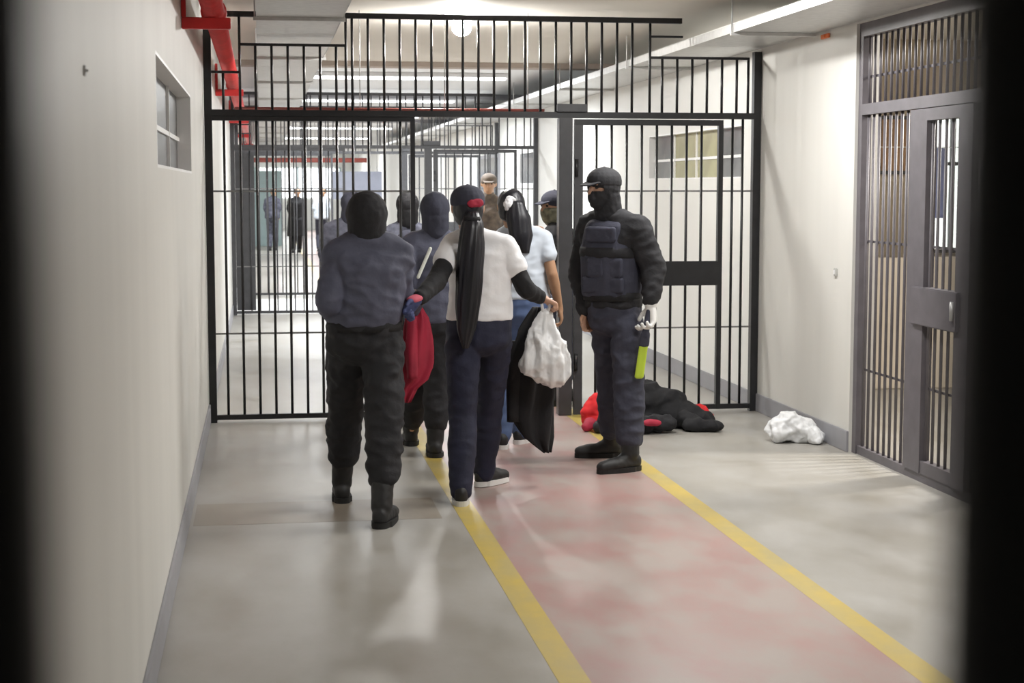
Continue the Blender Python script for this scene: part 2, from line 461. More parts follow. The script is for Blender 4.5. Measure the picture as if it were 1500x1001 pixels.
# ------------------------------------------------------------------ barred gates
PITCHB = 0.1095
def cross_gate(Y, label, m, side_plate=False, seg=10):
    g = thing('barred_gate', label, 'gate', (0, Y, 0), group='barred gates across the corridor')
    br = 0.0095
    box('post', LW + 0.004, LW + 0.056, -0.03, 0.03, 0, 2.80, m, g)
    box('post', 3.492, 3.545, -0.03, 0.03, 0, 2.585, m, g)
    box('top_rail', LW + 0.056, 0.0, -0.02, 0.02, 2.775, 2.812, m, g)
    box('top_rail', 0.53, 2.96, -0.02, 0.02, 2.775, 2.812, m, g)
    box('beam', LW + 0.056, 3.492, -0.03, 0.03, 2.108, 2.150, m, g)
    # cut-outs for the cable trays
    for x0, x1, zt in ((-0.13, 0.59, 2.60), (2.733, 3.455, 2.545)):
        box('cutout_rail', x0, x1, -0.01, 0.01, zt - 0.018, zt, m, g)
    rod('bar', -0.13, 0, 2.15, 2.775, br, m, g, seg)
    rod('bar', 0.59, 0, 2.15, 2.775, br, m, g, seg)
    rod('bar', 2.733, 0, 2.15, 2.775, br, m, g, seg)
    rod('bar', 3.455, 0, 2.15, 2.545, br, m, g, seg)
    box('cutout_rail', LW + 0.056, -0.13, -0.01, 0.01, 2.395, 2.412, m, g)
    box('cutout_rail', 2.733, 2.97, -0.01, 0.01, 2.675, 2.69, m, g)
    # upper bars
    x = -0.243
    while x < 3.42:
        zt = 2.775
        if -0.14 < x < 0.60:
            zt = 2.582
        if 2.70 < x < 3.5:
            zt = 2.527
        if x < -0.13:
            zt = 2.395
        if min(abs(x - q) for q in (-0.13, 0.59, 2.733, 3.455)) > 0.035:
            rod('bar', x, 0, 2.15, zt, br, m, g, seg)
        x += PITCHB
    # left leaf (fixed panel)
    leaf = box('leaf_frame', LW + 0.056, 1.062, -0.018, 0.018, 2.076, 2.108, m, g)
    def sub(o):
        o.parent = leaf
        o.matrix_parent_inverse = Matrix.Translation(-leaf.location)
        return o
    sub(box('bottom_rail', LW + 0.056, 1.03, -0.018, 0.018, 0.018, 0.052, m))
    sub(box('stile', 1.03, 1.062, -0.02, 0.02, 0.0, 2.076, m))
    for z in (1.596, 0.615):
        sub(box('flat_bar', LW + 0.056, 1.03, 0.0096, 0.0136, z - 0.006, z + 0.006, M['flat']))
    x = -0.243
    while x < 1.0:
        sub(rod('bar', x, 0, 0.052, 2.076, br, m, None, seg))
        x += PITCHB
    if side_plate:
        sub(box('side_plate', LW + 0.06, -0.08, 0.016, 0.03, 0.06, 2.05, M['dgrey']))
    # middle post of the doorway
    p = box('doorway_post', 2.075, 2.170, -0.05, 0.05, 0, 2.108, M['dgrey'], g, bevel=0.004)
    box('post_cap', 2.06, 2.27, -0.06, 0.06, 2.150, 2.205, M['dgrey'], g, bevel=0.004)
    # right leaf (closed door) and side strip
    leaf = box('door_leaf', 2.190, 3.272, -0.018, 0.018, 2.06, 2.100, m, g)
    sub(box('stile', 2.190, 2.250, -0.022, 0.022, 0.0, 2.06, M['dgrey']))
    sub(box('stile', 3.238, 3.272, -0.022, 0.022, 0.02, 2.06, m))
    sub(box('bottom_rail', 2.250, 3.238, -0.018, 0.018, 0.02, 0.055, m))
    lp = sub(box('lock_plate', 2.79, 3.238, -0.03, -0.012, 0.92, 1.095, m, None, bevel=0.004))
    for z in (1.596, 0.615):
        sub(box('flat_bar', 2.25, 3.238, 0.0096, 0.0136, z - 0.006, z + 0.006, M['flat']))
    x = 2.250 + 0.1
    while x < 3.2:
        sub(rod('bar', x, 0, 0.055, 2.06, br, m, None, seg))
        x += PITCHB
    sub(tube('hinge', (2.2, -0.035, 1.7), (2.2, -0.035, 1.82), 0.014, m))
    sub(tube('hinge', (2.2, -0.035, 0.32), (2.2, -0.035, 0.44), 0.014, m))
    box('bottom_rail', 3.272, 3.492, -0.018, 0.018, 0.02, 0.055, m, g)
    for x in (3.345, 3.42):
        rod('bar', x, 0, 0.055, 2.108, br, m, g, seg)
    for z in (1.596, 0.615):
        box('flat_bar', 3.272, 3.492, 0.0096, 0.0136, z - 0.006, z + 0.006, M['flat'], g)
    return g
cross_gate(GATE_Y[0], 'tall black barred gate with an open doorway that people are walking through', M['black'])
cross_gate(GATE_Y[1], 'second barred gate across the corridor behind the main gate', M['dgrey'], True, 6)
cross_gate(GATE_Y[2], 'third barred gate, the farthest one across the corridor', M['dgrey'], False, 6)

# cell gate in the right wall: local x runs along the wall away from the photographer
cg = thing('barred_gate', 'grey barred cell gate with lock box in the right wall', 'gate', (3.60, 6.2, 0), PI / 2)
GM = M['ghaze']
LEN = 3.13
box('post', LEN - 0.06, LEN, -0.03, 0.03, 0, 2.60, GM, cg)
box('post', 0, 0.06, -0.03, 0.03, 0, 2.60, GM, cg)
box('top_rail', 0.06, LEN - 0.06, -0.03, 0.03, 2.52, 2.60, GM, cg)
box('beam', 0.06, LEN - 0.06, -0.03, 0.03, 2.055, 2.12, GM, cg)
box('bottom_rail', 0.06, LEN - 0.06, -0.02, 0.02, 0.0, 0.05, GM, cg)
box('flat_bar', 0.06, LEN - 0.06, -0.014, -0.0096, 2.275, 2.29, GM, cg)
D0, D1 = 1.54, 2.34          # door leaf of the cell gate
cd = box('door_leaf', D0, D1, -0.03, 0.03, 1.985, 2.05, GM, cg)
def cs(o):
    o.parent = cd
    o.matrix_parent_inverse = Matrix.Translation(-cd.location)
    return o
cs(box('stile', D0, D0 + 0.16, -0.03, 0.03, 0.05, 1.985, GM))
cs(box('stile', D1 - 0.23, D1, -0.03, 0.03, 0.05, 1.985, GM))
cs(box('bottom_rail', D0 + 0.16, D1 - 0.23, -0.025, 0.025, 0.05, 0.12, GM))
lb = cs(box('lock_box', D0 + 0.10, D1 - 0.10, -0.03, 0.05, 0.87, 1.08, GM, None, bevel=0.006))
cs(tube('latch', (D0 + 0.14, 0.055, 0.93), (D0 + 0.14, 0.055, 1.03), 0.012, M['galv']))
x = D0 + 0.21
while x < D1 - 0.24:
    cs(rod('bar', x, 0, 0.12, 1.985, 0.0095, GM, None, 8))
    x += 0.085
for z in (1.30, 0.52):
    cs(box('flat_bar', D0 + 0.16, D1 - 0.23, -0.014, -0.0096, z - 0.007, z + 0.007, GM))
    box('flat_bar', 0.06, D0, -0.014, -0.0096, z - 0.007, z + 0.007, GM, cg)
    box('flat_bar', D1, LEN - 0.06, -0.014, -0.0096, z - 0.007, z + 0.007, GM, cg)
x = 0.06 + 0.085
while x < LEN - 0.09:
    rod('bar', x, 0, 2.12, 2.52, 0.0095, GM, cg, 8)
    if not (D0 - 0.03 < x < D1 + 0.03):
        rod('bar', x, 0, 0.05, 2.055, 0.0095, GM, cg, 8)
    x += 0.085

# the gate right in front of the photographer
ng = thing('barred_gate', 'dark gate close to the lens, its two bars blurred at the picture edges', 'gate', (0, 0.25, 0))
BR = 0.016
X0 = -0.0320 - BR            # centre of the bar left of the lens
SPAN = 0.1456 + 2 * BR
for i in range(-1, 20):
    x = X0 + i * SPAN
    if LW + 0.05 < x < RW - 0.06:
        rod('bar', x, 0, 0.05, 2.75, BR, M['black'], ng, 20)
box('bottom_rail', LW + 0.03, RW - 0.03, -0.02, 0.02, 0.0, 0.05, M['black'], ng)
box('top_rail', LW + 0.03, RW - 0.03, -0.02, 0.02, 2.75, 2.80, M['black'], ng)
box('post', LW + 0.002, LW + 0.03, -0.02, 0.02, 0.0, 2.80, M['black'], ng)
box('post', RW - 0.03, RW - 0.002, -0.02, 0.02, 0.0, 2.80, M['black'], ng)

# ------------------------------------------------------------------ pipes, cable trays, small wall things
pp = thing('fire_pipe', 'large red pipe on red brackets along the top of the left wall', 'pipe', (-0.225, 0, 2.52))
tube('pipe', (0, 4.0, 0), (0, 45, 0), 0.056, M['red'], pp, 20)
for y in (8.2, 14.2, 20.2, 26.2, 32.2, 38.2):
    b = box('bracket', -0.150, 0.09, y - 0.02, y + 0.02, -0.115, -0.058, M['red'], pp, bevel=0.004)
    r_ = box('bracket_upright', -0.150, -0.128, y - 0.02, y + 0.02, -0.058, 0.16, M['red'], pp)
    tube('pipe_coupling', (0, y + 0.25, 0), (0, y + 0.37, 0), 0.066, M['red'], pp, 20)
p2 = thing('sprinkler_pipe', 'thin dark red pipe crossing just behind the main gate beam', 'pipe', (0, 11.45, 2.172))
tube('pipe', (-0.17, 0, 0), (2.02, 0, 0), 0.010, M['rust'], p2, 10)
for x in (0.7, 1.3, 1.9):
    tube('hanger', (x, 0, 0.014), (x, 0, CH - 2.172), 0.004, M['galv'], p2, 6)
p3 = thing('sprinkler_pipe', 'red pipe crossing the corridor beyond the third gate', 'pipe', (0, 30.0, 2.11))
tube('pipe', (-0.3, 0, 0), (1.95, 0, 0), 0.045, M['rust'], p3, 10)
for x in (-0.12, 1.0, 1.8):
    tube('hanger', (x, 0, 0.05), (x, 0, CH - 0.06 - 2.11), 0.008, M['galv'], p3, 6)

def tray(x0, x1, z, label, ya, yb):
    t = thing('cable_tray', label, 'cable tray', ((x0 + x1) / 2, ya, z), group='galvanised cable trays under the ceiling')
    w = (x1 - x0) / 2
    L = yb - ya
    n = int(L // 3)
    for i in range(n):
        box('tray_section', -w, w, i * 3 + 0.004, i * 3 + 2.996, 0, 0.006, M['galv'], t)
    box('side_rail', -w - 0.004, -w, 0, n * 3, -0.004, 0.05, M['galv'], t)
    box('side_rail', w, w + 0.004, 0, n * 3, -0.004, 0.05, M['galv'], t)
    for i in range(n):
        y = 1.95 + i * 3
        box('cross_support', -w - 0.02, w + 0.02 if x1 < 3 else w, y - 0.014, y + 0.014, -0.022, -0.001, M['galv'], t)
        rod('hanger', -w - 0.012, y, -0.02, CH - z, 0.005, M['galv'], t, 6)
        if x1 < 3:
            rod('hanger', w + 0.012, y, -0.02, CH - z, 0.005, M['galv'], t, 6)
    for j, cx in enumerate((-0.6, -0.3, 0.05, 0.4)):
        tube('cable', (cx * w, 0, 0.018), (cx * w, n * 3, 0.018), 0.011, M['blackcloth'], t, 6)
    return t
tray(-0.01, 0.50, 2.64, 'grey cable tray under the ceiling beside the red pipe', 1.9, 44)
tray(3.0, 3.54, 2.612, 'grey cable tray along the top of the right wall', 2.1, 44)

oc = thing('orange_tag', 'small orange tag at the top of the right wall', 'tag', (3.545, 9.85, 2.56))
box('plate', -0.012, 0, -0.07, 0.07, 0, 0.028, M['orange'], oc, bevel=0.003)
box('clip', -0.02, -0.010, -0.02, 0.02, 0.004, 0.022, M['orange'], oc)
ws = thing('wall_switch', 'small grey switch box on the right wall', 'switch', (3.55, 9.6, 1.06))
box('back_box', -0.012, 0, -0.022, 0.022, 0.01, 0.06, M['switch'], ws, bevel=0.003)
box('rocker', -0.017, -0.011, -0.009, 0.009, 0.022, 0.048, M['housing'], ws)
wm = thing('wall_hook', 'tiny grey hook high on the left wall', 'hook', (LW, 3.64, 1.87))
box('plate', 0, 0.004, -0.014, 0.014, 0, 0.022, M['switch'], wm)
tube('peg', (0.004, 0, 0.010), (0.009, 0, 0.012), 0.003, M['switch'], wm, 8)

# far end of the corridor: bright windows and painted panels
fw = thing('window_5', 'bright window in the far end wall', 'window', (1.4, YE - 0.005, 1.2))
del fw['category']
fw['kind'] = 'structure'
for i in range(4):
    box('pane', -1.6 + i * 0.8 + 0.03, -0.8 + i * 0.8 - 0.03, -0.03, -0.01, 0, 1.1, M['daylight2'], fw)
for i in range(5):
    box('window_frame', -1.6 + i * 0.8 - 0.03, -1.6 + i * 0.8 + 0.03, -0.05, -0.005, -0.05, 1.15, M['teal'], fw)
struct(box('wall_far_panel', LW, 0.55, 44.6, 44.75, 0, 2.05, M['teal']), 'pale teal partition deep in the corridor')
struct(box('wall_far_panel_blue', 1.5, 2.6, 35.0, 35.15, 1.35, 1.95, M['bluepaint']), 'slate blue panel hanging deep in the corridor')
for x in (1.6, 2.5):
    rod('panel_hanger', x, 35.07, 1.95, CH, 0.012, M['galv'])['kind'] = 'structure'

# ------------------------------------------------------------------ organic shapes
def ball_pts(c, r, B=None, nu=18, nv=10):
    if not hasattr(r, '__len__'):
        r = (r, r, r)
    c = V(c)
    out = []
    for j in range(nv + 1):
        th = PI * j / nv
        for i in range(nu if 0 < j < nv else 1):
            ph = 2 * PI * i / nu
            p = V((math.sin(th) * math.cos(ph) * r[0], math.sin(th) * math.sin(ph) * r[1], math.cos(th) * r[2]))
            out.append(c + (B @ p if B else p))
    return out

def add_hull(bm, balls):
    pts = []
    for b in balls:
        pts += ball_pts(*b)
    t = bmesh.new()
    vs = [t.verts.new(p) for p in pts]
    res = bmesh.ops.convex_hull(t, input=vs)
    junk = {e for e in list(res['geom_interior']) + list(res['geom_unused']) if isinstance(e, bmesh.types.BMVert)}
    bmesh.ops.delete(t, geom=list(junk), context='VERTS')
    t.verts.index_update()
    m_ = [bm.verts.new(v.co) for v in t.verts]
    for f in t.faces:
        bm.faces.new([m_[v.index] for v in f.verts])
    t.free()

def blob(name, hulls, voxel, m, parent=None, origin=None, sm=4, wrinkle=0.0, wscale=9.0, wdir=(1, 1, 1), cut=None, floor_z=None, label=None, crumple=0.0, cscale=10.0):
    """union of convex hulls of balls -> one continuous smoothed mesh, optional cloth folds"""
    bm = bmesh.new()
    for h in hulls:
        add_hull(bm, h)
    me = bpy.data.meshes.new(name + '_raw')
    bm.to_mesh(me)
    bm.free()
    tmp = bpy.data.objects.new('tmp', me)
    col.objects.link(tmp)
    md = tmp.modifiers.new('r', 'REMESH')
    md.mode = 'VOXEL'
    md.voxel_size = voxel
    if sm:
        ms = tmp.modifiers.new('s', 'SMOOTH')
        ms.iterations = sm
        ms.factor = 0.5
    dg = bpy.context.evaluated_depsgraph_get()
    out = bpy.data.meshes.new_from_object(tmp.evaluated_get(dg))
    bpy.data.objects.remove(tmp)
    bpy.data.meshes.remove(me)
    out.name = name
    org = V(origin) if origin is not None else (parent.location.copy() if parent is not None else V((0, 0, 0)))
    if wrinkle > 0:
        nor = [v.normal.copy() for v in out.vertices]
        off = V((random.random() * 40, random.random() * 40, random.random() * 40))
        for v, n in zip(out.vertices, nor):
            q = V((v.co.x * wdir[0], v.co.y * wdir[1], v.co.z * wdir[2])) * wscale + off
            a = noise.noise(q)
            b = noise.noise(q * 2.1 + V((5, 3, 1)))
            v.co += n * wrinkle * ((1 - 2.2 * abs(a)) * 0.8 + b * 0.6)
    if crumple > 0:
        nor = [v.normal.copy() for v in out.vertices]
        for v, n in zip(out.vertices, nor):
            q = V((v.co.x * wdir[0], v.co.y * wdir[1], v.co.z * wdir[2])) * cscale
            q += V((noise.noise(q * 0.7), noise.noise(q * 0.7 + V((9, 2, 4))), 0)) * 0.5
            d = noise.voronoi(q)[0]
            d2 = noise.voronoi(q * 2.3 + V((3, 7, 1)))[0]
            v.co += n * crumple * ((d[0] - 0.45) + 0.35 * (d2[0] - 0.45))
    if cut:
        b2 = bmesh.new()
        b2.from_mesh(out)
        bmesh.ops.delete(b2, geom=[f for f in b2.faces if cut(f.calc_center_median())], context='FACES')
        b2.to_mesh(out)
        b2.free()
    for v in out.vertices:
        if floor_z is not None and v.co.z < floor_z:
            v.co.z = floor_z
        v.co -= org
    smooth(out)
    out.materials.clear()
    out.materials.append(m)
    o = bpy.data.objects.new(name, out)
    link(o, parent)
    if label:
        o['label'] = label
    if parent is None:
        o.location = org
    return o

UP = V((0, 0, 1))
def basis(f):
    f = V(f).normalized()
    s = f.cross(UP).normalized()      # the person's right
    return Matrix((s, f, UP)).transposed(), s, f

class Pose:
    def __init__(self, J, f, hf=None):
        for k, v in J.items():
            setattr(self, k, V(v))
        self.B, self.s, self.f = basis((*f, 0))
        self.HB, self.hs, self.hf = basis((*(hf or f), 0))

def hand_hulls(w, d, n, thumb, curl=0.6, k=1.0):
    """palm, four fingers of unequal length with two bends, thumb from the side of the palm"""
    d = V(d).normalized()
    n = (V(n) - d * V(n).dot(d)).normalized()
    t = d.cross(n).normalized() * thumb
    H = []
    H.append([(w, 0.024 * k), (w + d * 0.03 * k, 0.022 * k)])
    a, b = w + d * 0.035 * k, w + d * 0.085 * k
    H.append([(a - t * 0.014 * k, 0.015 * k), (a + t * 0.014 * k, 0.016 * k), (b - t * 0.027 * k, 0.011 * k), (b + t * 0.027 * k, 0.012 * k)])
    for i, (u, L) in enumerate(((0.030, 0.068), (0.010, 0.076), (-0.010, 0.071), (-0.029, 0.056))):
        p0 = w + d * 0.085 * k + t * u * k
        c = curl * (0.9 + 0.1 * i)
        d1 = (d * math.cos(c * 0.6) + n * math.sin(c * 0.6) + t * u * 2.2).normalized()
        d2 = (d * math.cos(c * 1.7) + n * math.sin(c * 1.7) + t * u * 2.2).normalized()
        d3 = (d * math.cos(c * 2.6) + n * math.sin(c * 2.6)).normalized()
        p1 = p0 + d1 * L * 0.45 * k
        p2 = p1 + d2 * L * 0.32 * k
        p3 = p2 + d3 * L * 0.23 * k
        H += [[(p0, 0.0095 * k), (p1, 0.0088 * k)], [(p1, 0.0088 * k), (p2, 0.008 * k)], [(p2, 0.008 * k), (p3, 0.0072 * k)]]
    q0 = w + d * 0.03 * k + t * 0.02 * k
    q1 = q0 + (d * 0.55 + t * 0.75 + n * 0.25).normalized() * 0.036 * k
    q2 = q1 + (d * 0.85 + t * 0.25 + n * 0.35).normalized() * 0.028 * k
    H += [[(q0, 0.013 * k), (q1, 0.0105 * k)], [(q1, 0.0105 * k), (q2, 0.0085 * k)]]
    return H

def head_hulls(P, k=1.0, ears=True):
    h, B, s, f = P.head, P.HB, P.hs, P.hf
    H = [[(h + UP * 0.02, (0.074 * k, 0.093 * k, 0.092 * k), B)],
         [(h + f * 0.02, (0.068 * k, 0.080 * k, 0.08 * k), B), (h + f * 0.045 - UP * 0.085, (0.036 * k, 0.036 * k, 0.028 * k), B)],
         [(h + f * 0.095 + UP * 0.012, 0.009), (h + f * 0.112 - UP * 0.028, (0.014, 0.014, 0.011), B)],
         [(h + f * 0.088 + UP * 0.026 - s * 0.04, 0.013), (h + f * 0.094 + UP * 0.026, 0.012), (h + f * 0.088 + UP * 0.026 + s * 0.04, 0.013)],
         [(h + f * 0.082 - UP * 0.062 - s * 0.018, 0.010), (h + f * 0.090 - UP * 0.062, 0.010), (h + f * 0.082 - UP * 0.062 + s * 0.018, 0.010)],
         [(h - UP * 0.05 - f * 0.012, 0.055), (P.neck - UP * 0.02, 0.058)]]
    if ears:
        for q in (-1, 1):
            H.append([(h - f * 0.005 + s * 0.078 * q, (0.011, 0.02, 0.032), B)])
    return H

def make_body(root, P, voxel, m, ears=True, kL=None, kR=None):
    B = P.B
    H = head_hulls(P, ears=ears)
    top = P.neck - UP * 0.04
    H += [[(P.shL, 0.045), (P.shR, 0.045), (top, 0.05)],
          [(P.shL, 0.045), (P.shR, 0.045), (P.chest, (0.13, 0.09, 0.08), B)],
          [(P.chest, (0.135, 0.09, 0.08), B), (P.waist, (0.115, 0.08, 0.06), B)],
          [(P.waist, (0.115, 0.08, 0.06), B), (P.pelvis, (0.135, 0.09, 0.07), B)]]
    for sh, el, wr in ((P.shL, P.elL, P.wrL), (P.shR, P.elR, P.wrR)):
        H += [[(sh, 0.044), (el, 0.035)], [(el, 0.036), (el.lerp(wr, 0.3), 0.036), (wr, 0.023)]]
    for hp, kn, an in ((P.hipL, P.knL, P.anL), (P.hipR, P.knR, P.anR)):
        H += [[(hp, 0.072), (kn, 0.048)], [(kn, 0.048), (kn.lerp(an, 0.3), 0.05), (an, 0.033)]]
    if kL: H += hand_hulls(P.wrL, *kL)
    if kR: H += hand_hulls(P.wrR, *kR)
    return blob('body', H, voxel, m, root, sm=2)

def eyes(root, P, voxel=None):
    for q in (-1, 1):
        o = sphere_mesh('eye', 0.0115, M['eye'], root, P.head + P.hf * 0.088 + P.hs * 0.033 * q + UP * 0.004 - root.location, (1, 1, 0.7), 10)

def make_top(name, root, P, m, voxel, chest=(0.165, 0.125), waist=(0.155, 0.12), hip=(0.165, 0.125), hem=None, arm=(0.062, 0.055, 0.042),
             sleeves='long', collar=0.062, wrinkle=0.006, wscale=9, shoulder=0.062, wdir=(1, 1, 1.6), label=None):
    B = P.B
    top = P.neck - UP * 0.025
    hemp = P.pelvis.copy() if hem is None else P.waist.lerp(P.pelvis, hem)
    H = [[(P.shL, shoulder), (P.shR, shoulder), (top, collar)],
         [(P.shL, shoulder), (P.shR, shoulder), (P.chest, (chest[0], chest[1], 0.09), B)],
         [(P.chest, (chest[0], chest[1], 0.09), B), (P.waist, (waist[0], waist[1], 0.05), B)],
         [(P.waist, (waist[0], waist[1], 0.05), B), (hemp, (hip[0], hip[1], 0.025), B)],
         [(top, collar * 0.95), (P.neck + UP * 0.016, collar * 0.95)]]
    for sh, el, wr in ((P.shL, P.elL, P.wrL), (P.shR, P.elR, P.wrR)):
        if sleeves == 'long':
            H += [[(sh, arm[0]), (el, arm[1])], [(el, arm[1]), (el.lerp(wr, 0.95), arm[2])]]
        elif sleeves == 'short':
            H += [[(sh, arm[0]), (sh.lerp(el, 0.45), arm[0])]]
    return blob(name, H, voxel, m, root, sm=4, wrinkle=wrinkle, wscale=wscale, wdir=wdir, label=label)

def make_trousers(root, P, m, voxel, hip=(0.165, 0.125), thigh=0.092, knee=0.072, cuff=0.062, wrinkle=0.006, wscale=9, name='trousers', drop=0.06):
    B = P.B
    up = P.pelvis.lerp(P.waist, 0.55)
    H = [[(up, (hip[0] * 0.96, hip[1] * 0.96, 0.04), B), (P.pelvis - UP * 0.03, (hip[0], hip[1], 0.09), B)]]
    for hp, kn, an in ((P.hipL, P.knL, P.anL), (P.hipR, P.knR, P.anR)):
        end = an + (kn - an).normalized() * drop
        H += [[(hp, thigh), (kn, knee)], [(kn, knee), (kn.lerp(end, 0.4), knee * 1.02), (end, cuff)]]
    return blob(name, H, voxel, m, root, sm=4, wrinkle=wrinkle, wscale=wscale, wdir=(1, 1, 1.5))

def make_boot(root, an, d, m, voxel, shaft=0.24, L=0.19, name='boot', sole=None, lift=0.0, back=0.07, w=0.044, knee=None):
    """shaft, foot with heel and toe cap, and the sole as a part of the boot"""
    d = V((d[0], d[1], 0)).normalized()
    B, s, f = basis(d)
    g = V((an.x, an.y, lift))
    heel, ball, toe = g - f * (back - 0.045) + UP * 0.05, g + f * (L * 0.62) + UP * 0.045, g + f * L + UP * 0.038
    H = [[(heel, (w * 0.92, 0.045, 0.045), B), (ball, (w * 1.08, 0.05, 0.04), B)], [(ball, (w * 1.08, 0.05, 0.04), B), (toe, (w * 0.85, 0.035, 0.03), B)],
         [(heel + UP * 0.01, (w * 0.92, 0.045, 0.045), B), (g + f * 0.06 + UP * 0.06, (w * 0.85, 0.05, 0.035), B), (V((an.x, an.y, 0.085 + lift)), 0.042)]]
    if shaft > 0.12:
        sd = (knee - an).normalized() if knee is not None else UP
        H.append([(V((an.x, an.y, 0.1 + lift)), 0.052), (V((an.x, an.y, 0.1 + lift)) + sd * (shaft - 0.1), 0.058)])
    b = blob(name, H, voxel, m, root, sm=3, floor_z=lift + 0.012, wrinkle=0.002, wscale=22)
    pts = []
    for i in range(28):
        a = 2 * PI * i / 28
        ca, sa = math.cos(a), math.sin(a)
        yy = (L + 0.035 if ca > 0 else back) * ca
        wid = w * (1.18 if ca > -0.2 else 1.0)
        pts.append(g + f * yy + s * (wid * math.copysign(abs(sa) ** 0.7, sa)))
    vs = [p - root.location for p in pts] + [p + UP * 0.028 - root.location for p in pts]
    n = len(pts)
    fs = [list(range(n))[::-1], list(range(n, 2 * n))] + [[i, (i + 1) % n, n + (i + 1) % n, n + i] for i in range(n)]
    so = from_data('sole', vs, fs, sole or M['dsole'], b, sm=False)
    return b

def make_hood(root, P, m, voxel, slit=False, name='balaclava', k=1.0, drop=0.05):
    h, B, f, s = P.head, P.HB, P.hf, P.hs
    H = [[(h + UP * 0.018, (0.090 * k, 0.106 * k, 0.100 * k), B)],
         [(h + f * 0.018, (0.084 * k, 0.090 * k, 0.085 * k), B), (h + f * 0.05 - UP * 0.085, (0.046 * k, 0.044 * k, 0.036), B)],
         [(h - UP * 0.035 - f * 0.012, (0.082 * k, 0.085 * k, 0.06), B), (P.neck - UP * drop, 0.080 * k)]]
    if slit:
        H.append([(h + f * 0.10 - UP * 0.03, 0.02), (h + f * 0.085 - UP * 0.06, 0.03)])
        def cut(c):
            r = c - h
            return r.dot(f) > 0.02 and abs(r.dot(UP) - 0.004) < 0.021 and abs(r.dot(s)) < 0.070
    else:
        cut = None
    return blob(name, H, voxel, m, root, sm=3, wrinkle=0.003, wscale=18, cut=cut)

def make_cap(root, P, m, voxel, brim=True, k=1.0):
    h, B, f, s = P.head, P.HB, P.hf, P.hs
    H = [[(h + UP * 0.045, (0.090 * k, 0.108 * k, 0.075 * k), B), (h + UP * 0.02, (0.089 * k, 0.107 * k, 0.02), B)]]
    o = blob('cap', H, voxel, m, root, sm=2)
    if brim:
        b0 = h + UP * 0.032 + f * 0.09
        H = [[(b0 - s * 0.05, (0.016, 0.016, 0.006), B), (b0 + s * 0.05, (0.016, 0.016, 0.006), B), (b0 + f * 0.055 - UP * 0.016 - s * 0.03, (0.016, 0.016, 0.005), B), (b0 + f * 0.055 - UP * 0.016 + s * 0.03, (0.016, 0.016, 0.005), B)]]
        br = blob('brim', H, min(voxel, 0.005), m, root, sm=1)
        br.parent = o
    sphere_mesh('cap_button', 0.009, m, root, h + UP * 0.12 - root.location, (1, 1, 0.6), 8).parent = o
    return o

def loft(name, rings, m, parent, origin, nu=36, groove=0.0, ng=9, seed=0.0, closed_fold=0.0):
    """rings: (centre, side half width, depth half width, side vector); grooves give strands or folds"""
    vs, fs = [], []
    for j, (c, a, b, s) in enumerate(rings):
        c = V(c)
        s = V(s).normalized()
        f = UP.cross(s)
        for i in range(nu):
            t = 2 * PI * i / nu
            g_ = 1 + groove * math.sin(ng * t + seed + j * 0.35) + groove * 0.5 * math.sin((2 * ng + 1) * t + 2.1 * seed + j * 0.5)
            vs.append(c + s * (a * math.cos(t) * g_) + f * (b * math.sin(t) * g_) + f * closed_fold * math.sin(3.0 * math.cos(t) * 2 + j * 0.4 + seed) - V(origin))
    n = len(rings)
    for j in range(n - 1):
        for i in range(nu):
            k = (i + 1) % nu
            fs.append([j * nu + i, j * nu + k, (j + 1) * nu + k, (j + 1) * nu + i])
    fs.append(list(range(nu))[::-1])
    fs.append(list(range((n - 1) * nu, n * nu)))
    me = bpy.data.meshes.new(name)
    me.from_pydata([tuple(v) for v in vs], [], fs)
    bm = bmesh.new()
    bm.from_mesh(me)
    bmesh.ops.recalc_face_normals(bm, faces=bm.faces)
    bm.to_mesh(me)
    bm.free()
    smooth(me)
    me.materials.append(m)
    o = bpy.data.objects.new(name, me)
    return link(o, parent)

def interp(keys, n):
    out = []
    for i in range(n):
        u = i / (n - 1) * (len(keys) - 1)
        a = min(int(u), len(keys) - 2)
        w = u - a
        out.append(tuple((V(p).lerp(V(q), w) if hasattr(p, '__len__') else p * (1 - w) + q * w) for p, q in zip(keys[a], keys[a + 1])))
    return out

def person(label, base):
    return thing('person', label, 'person', base)

def belt(root, P, m, a, b, up=0.5, h=0.05, name='belt'):
    c = P.pelvis.lerp(P.waist, up)
    rings = [(c - UP * h / 2, a, b, P.s), (c + UP * h / 2, a, b, P.s)]
    return loft(name, rings, m, root, root.location, nu=32)

FWD = (0, 1)
VX = 0.0085
# ---- guard in blue-grey jacket, left, walking away
J_g1 = dict(head=(0.508, 7.86, 1.478), neck=(0.507, 7.86, 1.392), chest=(0.509, 7.86, 1.221), waist=(0.491, 7.88, 1.022), pelvis=(0.495, 7.90, 0.869), shL=(0.363, 7.85, 1.283), shR=(0.665, 7.88, 1.286), elL=(0.315, 7.77, 1.077), wrL=(0.352, 7.98, 0.985), elR=(0.690, 7.96, 1.103), wrR=(0.752, 8.09, 1.020), hipL=(0.415, 7.93, 0.840), hipR=(0.580, 7.87, 0.843), knL=(0.405, 8.13, 0.457), knR=(0.580, 7.74, 0.455), anL=(0.393, 8.25, 0.093), anR=(0.551, 7.60, 0.079))
P = Pose(J_g1, FWD)
r = person('hooded guard in blue-grey jacket and black trousers walking away, nearest the left wall', (0.49, 7.9, 0))
make_body(r, P, 0.008, M['skin'], ears=False, kL=((0.3, 0.9, 0.1), (1, 0, 0), 1, 0.9), kR=((0.25, 0.6, 0.2), (0.4, -0.2, 0.9), -1, 1.2))
